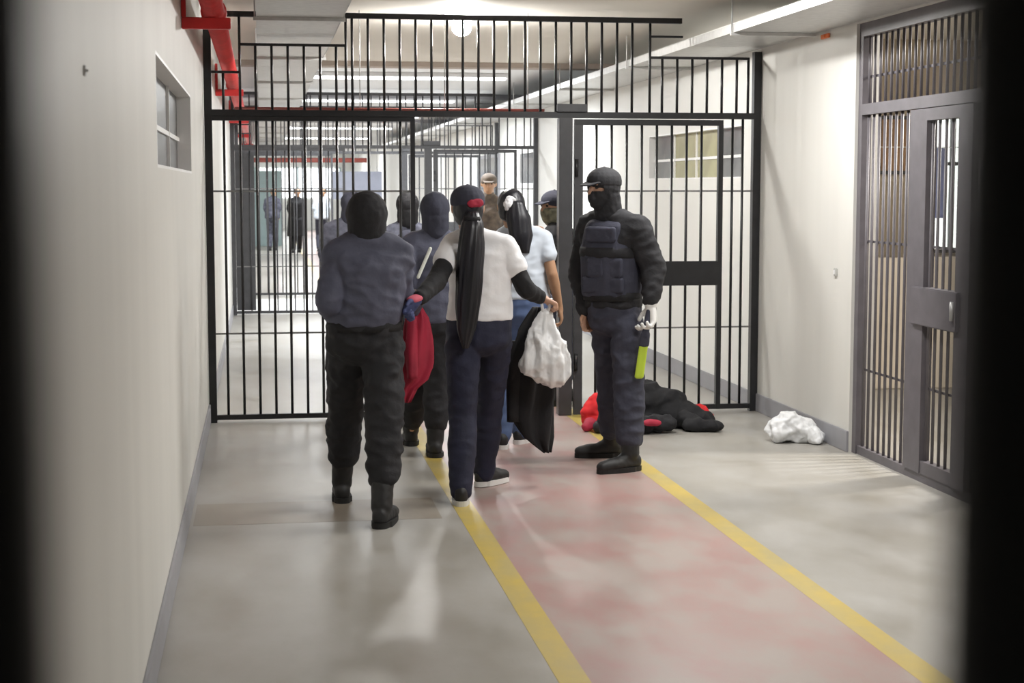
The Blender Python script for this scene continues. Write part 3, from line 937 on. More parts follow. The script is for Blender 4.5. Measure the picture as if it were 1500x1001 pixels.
make_top('jacket', r, P, M['bluegrey'], VX, chest=(0.19, 0.14), waist=(0.19, 0.15), hip=(0.18, 0.14), hem=0.42, arm=(0.068, 0.062, 0.046), wrinkle=0.012, wscale=8, shoulder=0.078, collar=0.080)
belt(r, P, M['blackcloth'], 0.186, 0.146, 0.50, 0.045)
make_trousers(r, P, M['charcoal'], VX, hip=(0.188, 0.145), thigh=0.105, knee=0.086, cuff=0.074, wrinkle=0.013, wscale=9, drop=0.17)
make_boot(r, P.anL, (0.0, 1), M['boot'], 0.007, shaft=0.30, knee=P.knL)
make_boot(r, P.anR, (0.35, 1), M['boot'], 0.007, shaft=0.30, knee=P.knR)
make_hood(r, P, M['charcoal'], 0.007, drop=-0.01, k=1.14)

# ---- woman with long ponytail, white T-shirt over black sleeves
J_w1 = dict(head=(1.064, 8.33, 1.517), neck=(1.078, 8.30, 1.400), chest=(1.125, 8.30, 1.233), waist=(1.128, 8.30, 1.036), pelvis=(1.116, 8.30, 0.864), shL=(0.990, 8.32, 1.322), shR=(1.250, 8.28, 1.315), elL=(0.872, 8.09, 1.150), wrL=(0.765, 7.90, 1.075), elR=(1.362, 8.25, 1.091), wrR=(1.450, 8.33, 1.045), hipL=(1.029, 8.27, 0.807), hipR=(1.204, 8.33, 0.799), knL=(1.022, 8.22, 0.430), knR=(1.198, 8.50, 0.423), anL=(0.992, 8.07, 0.056), anR=(1.180, 8.56, 0.058))
P = Pose(J_w1, FWD)
r = person('woman with long black ponytail and white T-shirt over black sleeves, carrying a plastic bag', (1.10, 8.3, 0))
make_body(r, P, 0.007, M['skin'], kR=((0.85, 0.1, -0.35), (-0.3, 0, -0.9), 1, 1.25))
blob('glove', hand_hulls(P.wrL, (-0.5, -0.2, -0.5), (0.5, -0.6, -0.3), 1, 1.35, 1.1), 0.005, M['bluehand'], r, sm=1, label='dark blue glove on the left hand')
blob('glove_cuff', [[(P.wrL + V((-0.012, -0.006, 0.004)), (0.036, 0.032, 0.020)), (P.wrL + V((-0.03, -0.016, -0.002)), (0.034, 0.032, 0.018))]], 0.005, M['pink'], r, sm=1, label='pink glove cuff')
# black undershirt sleeves
for nm, sh, el, wr in (('left', P.shL, P.elL, P.wrL), ('right', P.shR, P.elR, P.wrR)):
    blob('sleeve', [[(sh, 0.05), (el, 0.05)], [(el, 0.05), (el.lerp(wr, 0.93), 0.036)]], 0.007, M['blackcloth'], r, sm=3, wrinkle=0.005, wscale=14, label='black long sleeve')
make_top('t_shirt', r, P, M['tee'], VX, chest=(0.165, 0.12), waist=(0.165, 0.125), hip=(0.178, 0.135), hem=0.55, arm=(0.066, 0.06, 0.05), sleeves='short', collar=0.055, wrinkle=0.006, wscale=8)
make_trousers(r, P, M['jeans'], VX, hip=(0.178, 0.135), thigh=0.095, knee=0.072, cuff=0.056, wrinkle=0.006, wscale=9, name='jeans', drop=0.02)
make_boot(r, P.anL, (0.05, 1), M['boot'], 0.007, shaft=0.1, L=0.155, name='shoe', sole=M['sole'], back=0.065, w=0.038, knee=P.knL)
make_boot(r, P.anR, (0.75, 0.6), M['boot'], 0.007, shaft=0.1, L=0.155, name='shoe', sole=M['sole'], back=0.065, w=0.038, lift=0.004, knee=P.knR)
h = P.head
hair = blob('hair', [[(h - UP * 0.0 - P.hf * 0.012, (0.082, 0.095, 0.105), P.HB), (h - P.hf * 0.03 - UP * 0.05, (0.07, 0.07, 0.05), P.HB)]], 0.007, M['hair'], r, sm=2, wrinkle=0.003, wscale=20)
cap = make_cap(r, P, M['navy'], 0.006, True, 1.03)
e1 = blob('cap_emblem', [[(h - P.hf * 0.098 + UP * 0.028 + P.hs * 0.045, (0.026, 0.010, 0.022), P.HB), (h - P.hf * 0.109 + UP * 0.024 + P.hs * 0.005, (0.022, 0.008, 0.020), P.HB)]], 0.004, M['redcloth'], r, sm=2, wrinkle=0.002, wscale=40, label='red emblem on the back of the cap')
e1.parent = cap
keys = [((1.075, 8.225, 1.50), 0.030, 0.028), ((1.068, 8.185, 1.44), 0.056, 0.045), ((1.060, 8.165, 1.33), 0.066, 0.046), ((1.050, 8.155, 1.17), 0.068, 0.044), ((1.042, 8.15, 1.02), 0.062, 0.040), ((1.034, 8.145, 0.90), 0.048, 0.032), ((1.026, 8.14, 0.80), 0.016, 0.014)]
loft('ponytail', [(c, a, b, (1, 0, 0)) for c, a, b in interp(keys, 26)], M['hair'], r, r.location, nu=48, groove=0.06, ng=11)
loft('hair_tie', [((1.072, 8.205, 1.475), 0.042, 0.04, (1, 0, 0)), ((1.070, 8.195, 1.455), 0.050, 0.044, (1, 0, 0))], M['blackcloth'], r, r.location, nu=20)

# ---- second woman ahead, dark hair with white clip, bare arm
J_w2 = dict(head=(1.534, 9.90, 1.503), neck=(1.552, 9.90, 1.389), chest=(1.618, 9.88, 1.219), waist=(1.626, 9.88, 1.027), pelvis=(1.618, 9.88, 0.856), shL=(1.500, 9.95, 1.311), shR=(1.729, 9.85, 1.304), elL=(1.476, 9.95, 1.089), wrL=(1.530, 10.08, 0.929), elR=(1.780, 9.80, 1.086), wrR=(1.834, 9.85, 0.885), hipL=(1.560, 9.90, 0.812), hipR=(1.684, 9.86, 0.814), knL=(1.530, 9.95, 0.397), knR=(1.673, 9.95, 0.417), anL=(1.463, 9.80, 0.058), anR=(1.608, 9.98, 0.058))
P = Pose(J_w2, (-0.1, 1))
r = person('woman in pale T-shirt and blue jeans with bare arm and white hair clip, walking ahead', (1.60, 9.9, 0))
make_body(r, P, 0.008, M['skin2'], kL=((0.3, 0.6, -0.6), (1, 0, 0), 1, 0.8), kR=((0.2, 0.05, -1), (-1, 0.2, 0), 1, 0.7))
make_top('t_shirt', r, P, M['teeblue'], VX, chest=(0.15, 0.115), waist=(0.145, 0.115), hip=(0.16, 0.125), hem=0.5, arm=(0.06, 0.055, 0.05), sleeves='short', collar=0.055)
make_trousers(r, P, M['jeansblue'], VX, hip=(0.162, 0.125), thigh=0.088, knee=0.068, cuff=0.055, name='jeans', drop=0.02)
make_boot(r, P.anL, (0, 1), M['boot'], 0.008, shaft=0.1, L=0.155, name='shoe', sole=M['sole'], back=0.065, w=0.04, knee=P.knL)
make_boot(r, P.anR, (0.5, 0.8), M['boot'], 0.008, shaft=0.1, L=0.155, name='shoe', sole=M['sole'], back=0.065, w=0.04, knee=P.knR)
h = P.head
blob('hair', [[(h - P.hf * 0.012 + UP * 0.015, (0.086, 0.10, 0.10), P.HB), (h - P.hf * 0.03 - UP * 0.05, (0.078, 0.075, 0.05), P.HB)]], 0.008, M['hair'], r, sm=2, wrinkle=0.004, wscale=18)
keys = [((1.545, 9.81, 1.54), 0.05, 0.035), ((1.562, 9.79, 1.44), 0.074, 0.045), ((1.580, 9.775, 1.33), 0.070, 0.04), ((1.60, 9.765, 1.22), 0.030, 0.02)]
loft('ponytail', [(c, a, b, (1, 0, 0)) for c, a, b in interp(keys, 16)], M['hair'], r, r.location, nu=40, groove=0.06, ng=9, seed=1.0)
blob('hair_clip', [[((1.512, 9.79, 1.55), 0.022), ((1.500, 9.79, 1.52), 0.026)], [((1.53, 9.785, 1.545), 0.018), ((1.495, 9.79, 1.495), 0.014)]], 0.006, M['tee'], r, sm=1, wrinkle=0.006, wscale=40, label='white hair clip')

# ---- hooded guard between the two women
J_g3 = dict(head=(1.028, 9.60, 1.483), neck=(1.032, 9.60, 1.365), chest=(1.015, 9.60, 1.193), waist=(1.014, 9.60, 0.988), pelvis=(1.013, 9.60, 0.823), shL=(0.890, 9.60, 1.284), shR=(1.140, 9.60, 1.283), elL=(0.850, 9.50, 1.097), wrL=(0.890, 9.62, 0.927), elR=(1.175, 9.60, 1.069), wrR=(1.150, 9.72, 0.896), hipL=(0.947, 9.62, 0.789), hipR=(1.075, 9.58, 0.791), knL=(0.920, 9.78, 0.391), knR=(1.035, 9.60, 0.408), anL=(0.915, 10.02, 0.07), anR=(1.020, 9.56, 0.07))
P = Pose(J_g3, FWD)
r = person('hooded guard with a pale stripe down the sleeve, walking just behind the gate-side woman', (1.01, 9.6, 0))
r['label'] = 'hooded guard with a pale sleeve stripe, half hidden left of the ponytail woman'
make_body(r, P, 0.010, M['skin'], ears=False, kL=((0.1, 0.5, -0.8), (1, 0, 0), 1, 0.8), kR=((0, 0.5, -0.8), (-1, 0, 0), 1, 0.8))
make_top('jacket', r, P, M['bluegrey'], 0.010, chest=(0.17, 0.13), waist=(0.165, 0.13), hip=(0.175, 0.135), wrinkle=0.009, wscale=8)
make_trousers(r, P, M['charcoal'], 0.010, hip=(0.17, 0.13), thigh=0.095, knee=0.08, cuff=0.068, wrinkle=0.009, drop=0.14)
make_boot(r, P.anL, (0, 1), M['boot'], 0.009, shaft=0.24, knee=P.knL)
make_boot(r, P.anR, (0, 1), M['boot'], 0.009, shaft=0.24, knee=P.knR)
make_hood(r, P, M['navy'], 0.008, drop=0.0)
tA, tB = V((0.985, 9.455, 1.262)), V((0.912, 9.455, 1.095))
blob('sleeve_stripe', [[(tA, (0.011, 0.007, 0.012)), (tB, (0.011, 0.007, 0.012))]], 0.004, M['reflect'], r, sm=1, label='pale reflective stripe')

# ---- two guards already beyond the gate, left of the doorway
J_g4 = dict(head=(1.117, 12.40, 1.473), neck=(1.116, 12.40, 1.352), chest=(1.115, 12.40, 1.173), waist=(1.114, 12.40, 0.961), pelvis=(1.113, 12.40, 0.802), shL=(0.975, 12.40, 1.263), shR=(1.255, 12.40, 1.262), elL=(0.935, 12.40, 1.068), wrL=(0.985, 12.50, 0.904), elR=(1.295, 12.40, 1.066), wrR=(1.256, 12.50, 0.901), hipL=(1.045, 12.40, 0.761), hipR=(1.185, 12.40, 0.759), knL=(1.045, 12.50, 0.394), knR=(1.190, 12.45, 0.397), anL=(1.036, 12.30, 0.07), anR=(1.191, 12.60, 0.07))
J_g5 = dict(head=(0.731, 13.20, 1.480), neck=(0.718, 13.20, 1.358), chest=(0.695, 13.20, 1.191), waist=(0.693, 13.20, 0.989), pelvis=(0.691, 13.20, 0.821), shL=(0.550, 13.20, 1.275), shR=(0.835, 13.20, 1.274), elL=(0.510, 13.20, 1.080), wrL=(0.560, 13.30, 0.918), elR=(0.875, 13.20, 1.078), wrR=(0.832, 13.30, 0.916), hipL=(0.620, 13.20, 0.783), hipR=(0.760, 13.20, 0.782), knL=(0.617, 13.30, 0.408), knR=(0.765, 13.25, 0.411), anL=(0.612, 13.10, 0.07), anR=(0.762, 13.40, 0.07))
for J, topm, hoodm, lab, base in ((J_g4, 'slate', 'charcoal', 'dark-hooded guard with a pack on mottled grey jacket, beyond the gate at the doorway edge', (1.11, 12.4, 0)),
                                  (J_g5, 'slate', 'navy', 'guard in mottled grey jacket beyond the bars, behind the nearest guard', (0.69, 13.2, 0))):
    P = Pose(J, FWD)
    r = person(lab, base)
    make_body(r, P, 0.012, M['skin'], ears=False, kL=((0, 0.5, -0.8), (1, 0, 0), 1, 0.8), kR=((0, 0.5, -0.8), (-1, 0, 0), 1, 0.8))
    make_top('jacket', r, P, M[topm], 0.012, chest=(0.18, 0.13), waist=(0.165, 0.13), hip=(0.175, 0.135), wrinkle=0.009, wscale=8)
    make_trousers(r, P, M['charcoal'], 0.012, wrinkle=0.008, drop=0.14)
    make_boot(r, P.anL, (0, 1), M['boot'], 0.010, knee=P.knL)
    make_boot(r, P.anR, (0, 1), M['boot'], 0.010, knee=P.knR)
    make_hood(r, P, M[hoodm], 0.009, drop=0.0)
    if J is J_g4:
        blob('backpack', [[(P.chest - P.f * 0.17 + P.s * 0.02 + UP * 0.03, (0.13, 0.06, 0.10)), (P.waist - P.f * 0.18, (0.14, 0.07, 0.06))]], 0.01, M['navy'], r, sm=3, wrinkle=0.006)

# ---- person in brown further down, facing the camera
J_p6 = dict(head=(2.428, 17.20, 1.652), neck=(2.428, 17.20, 1.523), chest=(2.427, 17.20, 1.322), waist=(2.427, 17.20, 1.101), pelvis=(2.427, 17.20, 0.932), shL=(2.575, 17.20, 1.432), shR=(2.280, 17.20, 1.432), elL=(2.610, 17.20, 1.196), wrL=(2.570, 17.10, 0.994), elR=(2.245, 17.20, 1.198), wrR=(2.265, 17.10, 0.995), hipL=(2.500, 17.20, 0.887), hipR=(2.355, 17.20, 0.888), knL=(2.500, 17.12, 0.479), knR=(2.352, 17.15, 0.477), anL=(2.501, 17.20, 0.07), anR=(2.351, 17.20, 0.07))
P = Pose(J_p6, (-0.15, -1))
r = person('person in brown patterned clothes standing far beyond the doorway, facing the camera', (2.43, 17.2, 0))
make_body(r, P, 0.011, M['skin2'], kL=((0, -0.3, -1), (-1, 0, 0), -1, 0.7), kR=((0, -0.3, -1), (1, 0, 0), -1, 0.7))
eyes(r, P)
make_top('jacket', r, P, M['brown'], 0.012, chest=(0.17, 0.125), waist=(0.16, 0.12), wrinkle=0.008)
make_trousers(r, P, M['brown'], 0.012, wrinkle=0.008, drop=0.12)
make_boot(r, P.anL, (0.1, -1), M['boot'], 0.010, knee=P.knL)
make_boot(r, P.anR, (-0.1, -1), M['boot'], 0.010, knee=P.knR)
make_cap(r, P, M['brown'], 0.009, True)

# ---- guard at the doorway post, facing left
J_g7 = dict(head=(2.150, 11.75, 1.482), neck=(2.184, 11.80, 1.362), chest=(2.190, 11.80, 1.188), waist=(2.196, 11.80, 0.959), pelvis=(2.197, 11.80, 0.790), shL=(2.116, 11.66, 1.281), shR=(2.271, 11.95, 1.274), elL=(2.034, 11.52, 1.111), wrL=(2.010, 11.44, 1.225), elR=(2.312, 11.99, 1.051), wrR=(2.240, 11.95, 0.872), hipL=(2.156, 11.72, 0.755), hipR=(2.238, 11.88, 0.742), knL=(2.150, 11.68, 0.396), knR=(2.253, 11.90, 0.386), anL=(2.165, 11.68, 0.07), anR=(2.269, 11.92, 0.07))
P = Pose(J_g7, (-0.85, -0.45), (-0.9, -0.4))
r = person('guard in navy cap and pale scarf standing behind the doorway post with a raised hand', (2.2, 11.8, 0))
make_body(r, P, 0.009, M['skin'], kL=((-0.1, -0.05, 0.9), (-0.6, 0.6, 0), 1, 0.8), kR=((-0.4, 0, -0.8), (-1, 0, 0), -1, 0.8))
eyes(r, P)
make_top('jacket', r, P, M['charcoal'], 0.010, chest=(0.165, 0.13), waist=(0.16, 0.125), wrinkle=0.008)
make_trousers(r, P, M['navy'], 0.010, wrinkle=0.008, drop=0.12)
make_boot(r, P.anL, (-1, -0.4), M['boot'], 0.009, knee=P.knL)
make_boot(r, P.anR, (-1, -0.2), M['boot'], 0.009, knee=P.knR)
make_cap(r, P, M['navy'], 0.007, True)
h = P.head
blob('face_scarf', [[(h + P.hf * 0.02 - UP * 0.03, (0.084, 0.092, 0.035), P.HB), (h + P.hf * 0.03 - UP * 0.085, (0.07, 0.07, 0.04), P.HB), (P.neck, 0.075)]], 0.007, M['scarf'], r, sm=2, wrinkle=0.005, wscale=16)

# ---- big masked guard standing on the right
J_g8 = dict(head=(1.956, 9.10, 1.618), neck=(1.994, 9.13, 1.480), chest=(2.009, 9.13, 1.279), waist=(2.011, 9.13, 1.028), pelvis=(2.035, 9.13, 0.880), shL=(2.132, 9.00, 1.388), shR=(1.910, 9.27, 1.390), elL=(2.217, 8.97, 1.154), wrL=(2.188, 8.90, 0.975), elR=(1.865, 9.32, 1.111), wrR=(1.868, 9.20, 0.905), hipL=(2.085, 9.04, 0.823), hipR=(2.000, 9.22, 0.811), knL=(2.080, 8.97, 0.446), knR=(2.050, 9.27, 0.420), anL=(2.075, 8.90, 0.088), anR=(2.070, 9.38, 0.085))
P = Pose(J_g8, (-0.64, -0.77), (-0.86, -0.51))
r = person('tall masked guard in dark tactical vest standing by the gate, facing left', (2.05, 9.13, 0))
make_body(r, P, 0.006, M['skin'], ears=False, kR=((-0.02, -0.1, -1), (0.5, -0.6, 0), 1, 0.75))
eyes(r, P)
make_top('jacket', r, P, M['charcoal'], 0.008, chest=(0.175, 0.135), waist=(0.165, 0.13), hip=(0.175, 0.14), hem=0.6, arm=(0.080, 0.072, 0.046), wrinkle=0.010, wscale=9, shoulder=0.078)
B = P.B
vest = blob('vest', [[(P.chest + UP * 0.10 - P.s * 0.08, (0.07, 0.125, 0.07), B), (P.chest + UP * 0.10 + P.s * 0.08, (0.07, 0.125, 0.07), B), (P.chest - UP * 0.03, (0.192, 0.155, 0.07), B)],
                     [(P.chest - UP * 0.03, (0.192, 0.155, 0.07), B), (P.waist - UP * 0.02, (0.182, 0.150, 0.05), B)]], 0.008, M['navy'], r, sm=4, wrinkle=0.004, wscale=7)
for du, ds, w_, h_ in ((0.075, 0.0, 0.10, 0.045), (-0.115, -0.09, 0.045, 0.055), (-0.115, 0.03, 0.055, 0.055), (-0.215, 0.06, 0.06, 0.045), (-0.215, -0.09, 0.05, 0.045)):
    c = P.chest + UP * du + P.s * ds + P.f * (0.142 - 0.55 * ds * ds * 4)
    pc = blob('pouch', [[(c + P.s * w_ * a_ + UP * h_ * 0.7 * b_, (w_ * 0.25, 0.016, h_ * 0.3), B) for a_ in (-0.75, 0.75) for b_ in (-1, 1)]], 0.006, M['navy'], r, sm=1, wrinkle=0.003, wscale=16)
    pc.parent = vest
st = loft('vest_band', [(P.chest - UP * (0.06 - 0.012 * i), 0.190 + 0.006 * math.sin(PI * i / 5), 0.154 + 0.008 * math.sin(PI * i / 5), P.s) for i in range(6)], M['charcoal'], r, r.location, nu=40)
st.parent = vest
belt(r, P, M['blackcloth'], 0.178, 0.150, 0.78, 0.05)
make_trousers(r, P, M['navy'], 0.008, hip=(0.168, 0.140), thigh=0.094, knee=0.084, cuff=0.076, wrinkle=0.011, wscale=9, drop=0.11)
make_boot(r, P.anL, (-0.9, -0.35), M['boot'], 0.006, shaft=0.24, knee=P.knL)
make_boot(r, P.anR, (-1, 0.05), M['boot'], 0.006, shaft=0.24, knee=P.knR)
make_hood(r, P, M['charcoal'], 0.005, slit=True, drop=0.04)
make_cap(r, P, M['charcoal'], 0.006, True, 1.04)
H = hand_hulls(P.wrL - UP * 0.005, (-0.05, -0.1, -1), (-0.8, -0.3, 0), 1, 0.9, 1.32)
H.append([(P.wrL + UP * 0.02, 0.040), (P.wrL - UP * 0.02, 0.036)])
H.append([(P.wrL - UP * 0.05, (0.036, 0.026, 0.03), P.B), (P.wrL - UP * 0.11, (0.04, 0.024, 0.02), P.B)])
blob('glove', H, 0.005, M['glove'], r, sm=2, label='white glove on the left hand')
# scanner wand held by him
hw = P.wrL + V((-0.02, -0.02, -0.085))
wd = thing('hand_scanner', 'black hand scanner wand with lime yellow blade held by the masked guard', 'scanner', tuple(hw))
dirw = V((-0.16, -0.05, -1)).normalized()
blob('grip', [[(hw + dirw * -0.03, 0.016), (hw + dirw * 0.11, 0.022)], [(hw + dirw * 0.10, (0.028, 0.018, 0.02)), (hw + dirw * 0.16, (0.032, 0.018, 0.02))]], 0.005, M['navy'], wd, sm=1)
blob('blade', [[(hw + dirw * 0.165 - V((0.012, 0, 0)), (0.014, 0.012, 0.008)), (hw + dirw * 0.165 + V((0.012, 0, 0)), (0.014, 0.012, 0.008)), (hw + dirw * 0.345 - V((0.008, 0, 0)), (0.018, 0.012, 0.012)), (hw + dirw * 0.345 + V((0.012, 0, 0)), (0.016, 0.012, 0.012))]], 0.004, M['lime'], wd, sm=1, label='lime yellow blade')

# ---- people deep in the corridor
def far_person(dx, dy, topm, legm, hairm, lab, f=(0, -1), coat=False):
    J = {k: (v[0] - 0.69 + dx, v[1] - 13.2 + dy, v[2]) for k, v in J_g5.items()}
    if f[1] < 0:
        for a in ('sh', 'el', 'wr', 'hip', 'kn', 'an'):
            J[a + 'L'], J[a + 'R'] = J[a + 'R'], J[a + 'L']
    P = Pose(J, f)
    r = person(lab, (dx, dy, 0))
    make_body(r, P, 0.016, M['skin2'], kL=((0, 0.3, -1), (1, 0, 0), 1, 0.5), kR=((0, 0.3, -1), (1, 0, 0), 1, 0.5))
    make_top('coat' if coat else 'shirt', r, P, M[topm], 0.018, chest=(0.19, 0.14), waist=(0.19, 0.14), hip=(0.20, 0.15), wrinkle=0.006)
    if coat:
        rr = interp([((P.pelvis + UP * 0.05), 0.20, 0.15), (P.pelvis - UP * 0.25, 0.22, 0.17), (P.pelvis - UP * 0.42, 0.23, 0.17)], 8)
        loft('coat_skirt', [(c, a, b, (1, 0, 0)) for c, a, b in rr], M[topm], r, r.location, nu=28, groove=0.03, ng=6)
    make_trousers(r, P, M[legm], 0.018, wrinkle=0.005, drop=0.03)
    make_boot(r, P.anL, f, M['boot'], 0.014, shaft=0.1, name='shoe', knee=P.knL)
    make_boot(r, P.anR, f, M['boot'], 0.014, shaft=0.1, name='shoe', knee=P.knR)
    h = P.head
    blob('hair', [[(h + UP * 0.03 - P.hf * 0.015, (0.085, 0.09, 0.085), P.HB)]], 0.014, M[hairm], r, sm=1)
far_person(0.85, 40.0, 'blackcloth', 'blackcloth', 'hair', 'person in long black coat standing deep in the corridor', coat=True)
far_person(1.50, 40.8, 'teeblue', 'navy', 'hair', 'person in pale shirt and dark trousers deep in the corridor, beside the black coat')
far_person(0.28, 41.5, 'slate', 'slate', 'hair', 'person in mottled grey deep in the corridor, nearest the left wall')

# ------------------------------------------------------------------ carried things
bag = thing('plastic_bag', 'full white plastic bag hanging from the ponytail woman\'s right hand', 'bag', (1.481, 8.33, 0.57))
c = V((1.481, 8.35, 0))
blob('bag_body', [[(c + UP * 0.95, (0.03, 0.022, 0.02)), (c + UP * 0.80 + V((-0.015, 0, 0)), (0.085, 0.06, 0.04)), (c + UP * 0.70 + V((0.0, 0, 0)), (0.135, 0.08, 0.07))],
                  [(c + UP * 0.70, (0.135, 0.08, 0.07)), (c + UP * 0.63 + V((0.03, 0, 0)), (0.095, 0.07, 0.055))]], 0.008, M['plastic'], bag, sm=3, wrinkle=0.005, wscale=8, wdir=(1.7, 1.7, 0.55), crumple=0.045, cscale=11)
for q in (-1, 1):
    tube('handle', (0.012 * q, 0.02, 0.385), (0.028 * q, -0.005, 0.47), 0.010, M['plastic'], bag, 8, 0.006)

def drape(name, label, cat, keys, m, n=26, groove=0.10, ng=5, fold=0.012, seed=0.4, base=None, extra=None):
    c0 = base
    t = thing(name, label, cat, c0)
    loft('garment_body', [(c, a, b, (1, 0.12, 0)) for c, a, b in interp(keys, n)], m, t, c0, nu=60, groove=groove, ng=ng, seed=seed, closed_fold=fold)
    return t
cj = drape('black_jacket', 'black jacket hanging below the white plastic bag', 'jacket',
           [((1.455, 8.46, 0.985), 0.02, 0.025), ((1.43, 8.48, 0.86), 0.075, 0.035), ((1.43, 8.50, 0.72), 0.115, 0.04), ((1.435, 8.51, 0.55), 0.125, 0.04), ((1.445, 8.51, 0.38), 0.115, 0.035), ((1.475, 8.51, 0.27), 0.085, 0.03), ((1.52, 8.51, 0.185), 0.022, 0.012)], M['blackcloth'], base=(1.44, 8.5, 0.18))
loft('sleeve', [(c, a, b, (1, 0, 0)) for c, a, b in interp([((1.36, 8.50, 0.80), 0.04, 0.03), ((1.34, 8.50, 0.60), 0.045, 0.03), ((1.335, 8.50, 0.36), 0.038, 0.026)], 12)], M['blackcloth'], cj, cj.location, nu=24, groove=0.06, ng=4)
rj = drape('red_jacket', 'crimson jacket hanging between the left guard and the ponytail woman', 'jacket',
           [((0.765, 8.10, 1.035), 0.025, 0.02), ((0.775, 8.10, 0.96), 0.055, 0.03), ((0.775, 8.11, 0.84), 0.075, 0.035), ((0.778, 8.11, 0.72), 0.080, 0.035), ((0.765, 8.11, 0.645), 0.070, 0.03), ((0.735, 8.11, 0.60), 0.042, 0.02), ((0.72, 8.11, 0.53), 0.018, 0.012)], M['redcloth'], base=(0.77, 8.1, 0.53), groove=0.13, ng=4)
loft('sleeve', [(c, a, b, (1, 0, 0)) for c, a, b in interp([((0.745, 8.06, 0.97), 0.025, 0.02), ((0.74, 8.055, 0.80), 0.030, 0.022), ((0.745, 8.055, 0.66), 0.026, 0.02)], 12)], M['redcloth'], rj, rj.location, nu=24, groove=0.08, ng=4)
# ------------------------------------------------------------------ things on the floor
def heap(name, label, cat, hulls, m, wr=0.018, ws=9, voxel=0.009, group=None):
    base = V(hulls[0][0][0])
    t = thing(name, label, cat, (base.x, base.y, 0), group=group)
    blob('folded_cloth', hulls, voxel, m, t, sm=3, wrinkle=wr, wscale=ws, floor_z=0.002)
    return t
HY = 10.55
h1 = heap('black_jacket', 'big black jacket heaped on the floor behind the masked guard', 'jacket',
     [[((2.46, HY, 0.10), (0.13, 0.12, 0.12)), ((2.58, HY, 0.22), (0.12, 0.12, 0.09)), ((2.72, HY, 0.15), (0.12, 0.12, 0.10))],
      [((2.70, HY - 0.02, 0.12), (0.13, 0.12, 0.10)), ((2.92, HY - 0.08, 0.05), (0.10, 0.10, 0.05))],
      [((2.48, HY, 0.06), (0.15, 0.14, 0.08)), ((2.75, HY, 0.05), (0.16, 0.15, 0.06))]], M['blackcloth'], 0.020, 9)
blob('sleeve', [[((2.84, HY - 0.26, 0.045), (0.08, 0.06, 0.045)), ((2.97, HY - 0.29, 0.035), (0.055, 0.05, 0.035))], [((2.80, HY - 0.14, 0.07), 0.06), ((2.86, HY - 0.26, 0.04), (0.06, 0.05, 0.04))]], 0.009, M['blackcloth'], h1, sm=3, wrinkle=0.012, wscale=12, floor_z=0.002)
heap('dark_garment', 'charcoal garment lying in front of the black jacket heap', 'clothing',
     [[((2.25, HY - 0.24, 0.045), (0.09, 0.07, 0.05)), ((2.48, HY - 0.27, 0.05), (0.10, 0.07, 0.055))],
      [((2.48, HY - 0.27, 0.06), (0.10, 0.07, 0.055)), ((2.62, HY - 0.28, 0.065), (0.08, 0.07, 0.05))]], M['charcoal'], 0.016, 14)
heap('red_cloth', 'bright red cloth on the floor left of the masked guard\'s shin', 'cloth',
     [[((2.22, HY + 0.02, 0.12), (0.08, 0.07, 0.08)), ((2.23, HY + 0.02, 0.20), (0.035, 0.04, 0.03)), ((2.18, HY, 0.11), (0.06, 0.05, 0.04))], [((2.23, HY, 0.05), (0.08, 0.07, 0.05)), ((2.18, HY, 0.06), (0.06, 0.05, 0.05))]], M['redbright'], 0.012, 14)
heap('dark_red_cloth', 'dark red scrap of cloth at the left tip of the clothes heap', 'cloth',
     [[((2.155, HY - 0.13, 0.05), (0.045, 0.04, 0.04)), ((2.12, HY - 0.17, 0.03), (0.03, 0.03, 0.03))]], M['redcloth'], 0.006, 18)
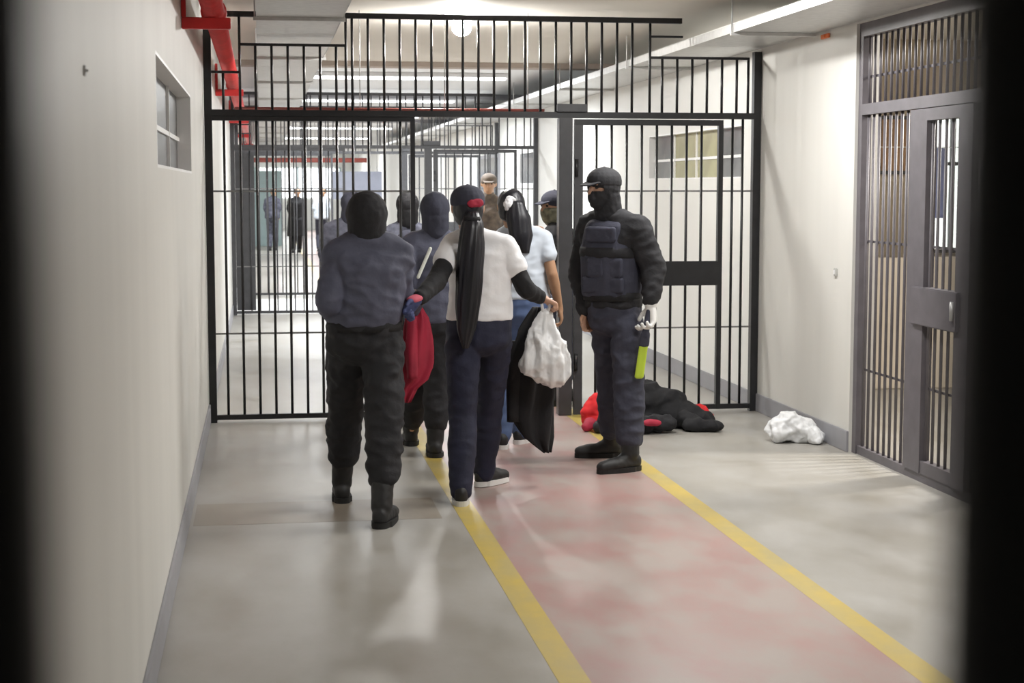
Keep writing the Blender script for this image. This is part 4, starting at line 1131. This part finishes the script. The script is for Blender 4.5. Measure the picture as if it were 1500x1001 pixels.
heap('red_cloth', 'small bright red cloth poking out right of the black jacket heap', 'cloth',
     [[((2.98, HY + 0.12, 0.075), (0.06, 0.06, 0.05)), ((3.03, HY + 0.09, 0.03), (0.05, 0.05, 0.03))], [((2.97, HY + 0.11, 0.03), (0.07, 0.06, 0.03)), ((3.01, HY + 0.06, 0.02), (0.06, 0.05, 0.02))]], M['redbright'], 0.010, 15)
heap('red_patch', 'small red patch lying in the middle of the clothes heap', 'cloth',
     [[((2.50, HY - 0.375, 0.085), (0.045, 0.02, 0.022)), ((2.55, HY - 0.375, 0.08), (0.03, 0.02, 0.02))]], M['redcloth'], 0.004, 20, 0.006)
fb = thing('plastic_bag', 'crumpled white plastic bag on the floor by the right skirting', 'bag', (3.33, 9.75, 0))
blob('bag_body', [[((3.27, 9.78, 0.07), (0.09, 0.09, 0.07)), ((3.32, 9.80, 0.13), (0.08, 0.08, 0.06)), ((3.40, 9.76, 0.08), (0.08, 0.09, 0.07))],
                  [((3.40, 9.74, 0.06), (0.08, 0.08, 0.06)), ((3.475, 9.70, 0.045), (0.04, 0.06, 0.045))]], 0.008, M['plastic'], fb, sm=2, wrinkle=0.006, wscale=9, crumple=0.045, cscale=13, floor_z=0.002)
blob('bag_handle', [[((3.42, 9.66, 0.06), (0.02, 0.015, 0.05)), ((3.45, 9.63, 0.03), (0.02, 0.015, 0.03))], [((3.47, 9.66, 0.05), (0.018, 0.015, 0.05)), ((3.46, 9.62, 0.025), (0.02, 0.015, 0.02))]], 0.006, M['plastic'], fb, sm=1, wrinkle=0.006, wscale=24, floor_z=0.002)
bt = thing('hanging_cloth', 'blue cloth hanging inside the cell behind the right gate', 'cloth', (5.35, 12.1, 1.35))
loft('cloth', [(c_, a, b, (1, 0, 0)) for c_, a, b in interp([((5.24, 12.02, 1.93), 0.07, 0.02), ((5.24, 12.02, 1.6), 0.085, 0.03), ((5.25, 12.02, 1.38), 0.08, 0.025)], 12)], M['bluecloth'], bt, bt.location, nu=40, groove=0.1, ng=5)
tube('line', (-1.6, -0.08, 0.585), (1.2, -0.08, 0.585), 0.004, M['galv'], bt, 6)
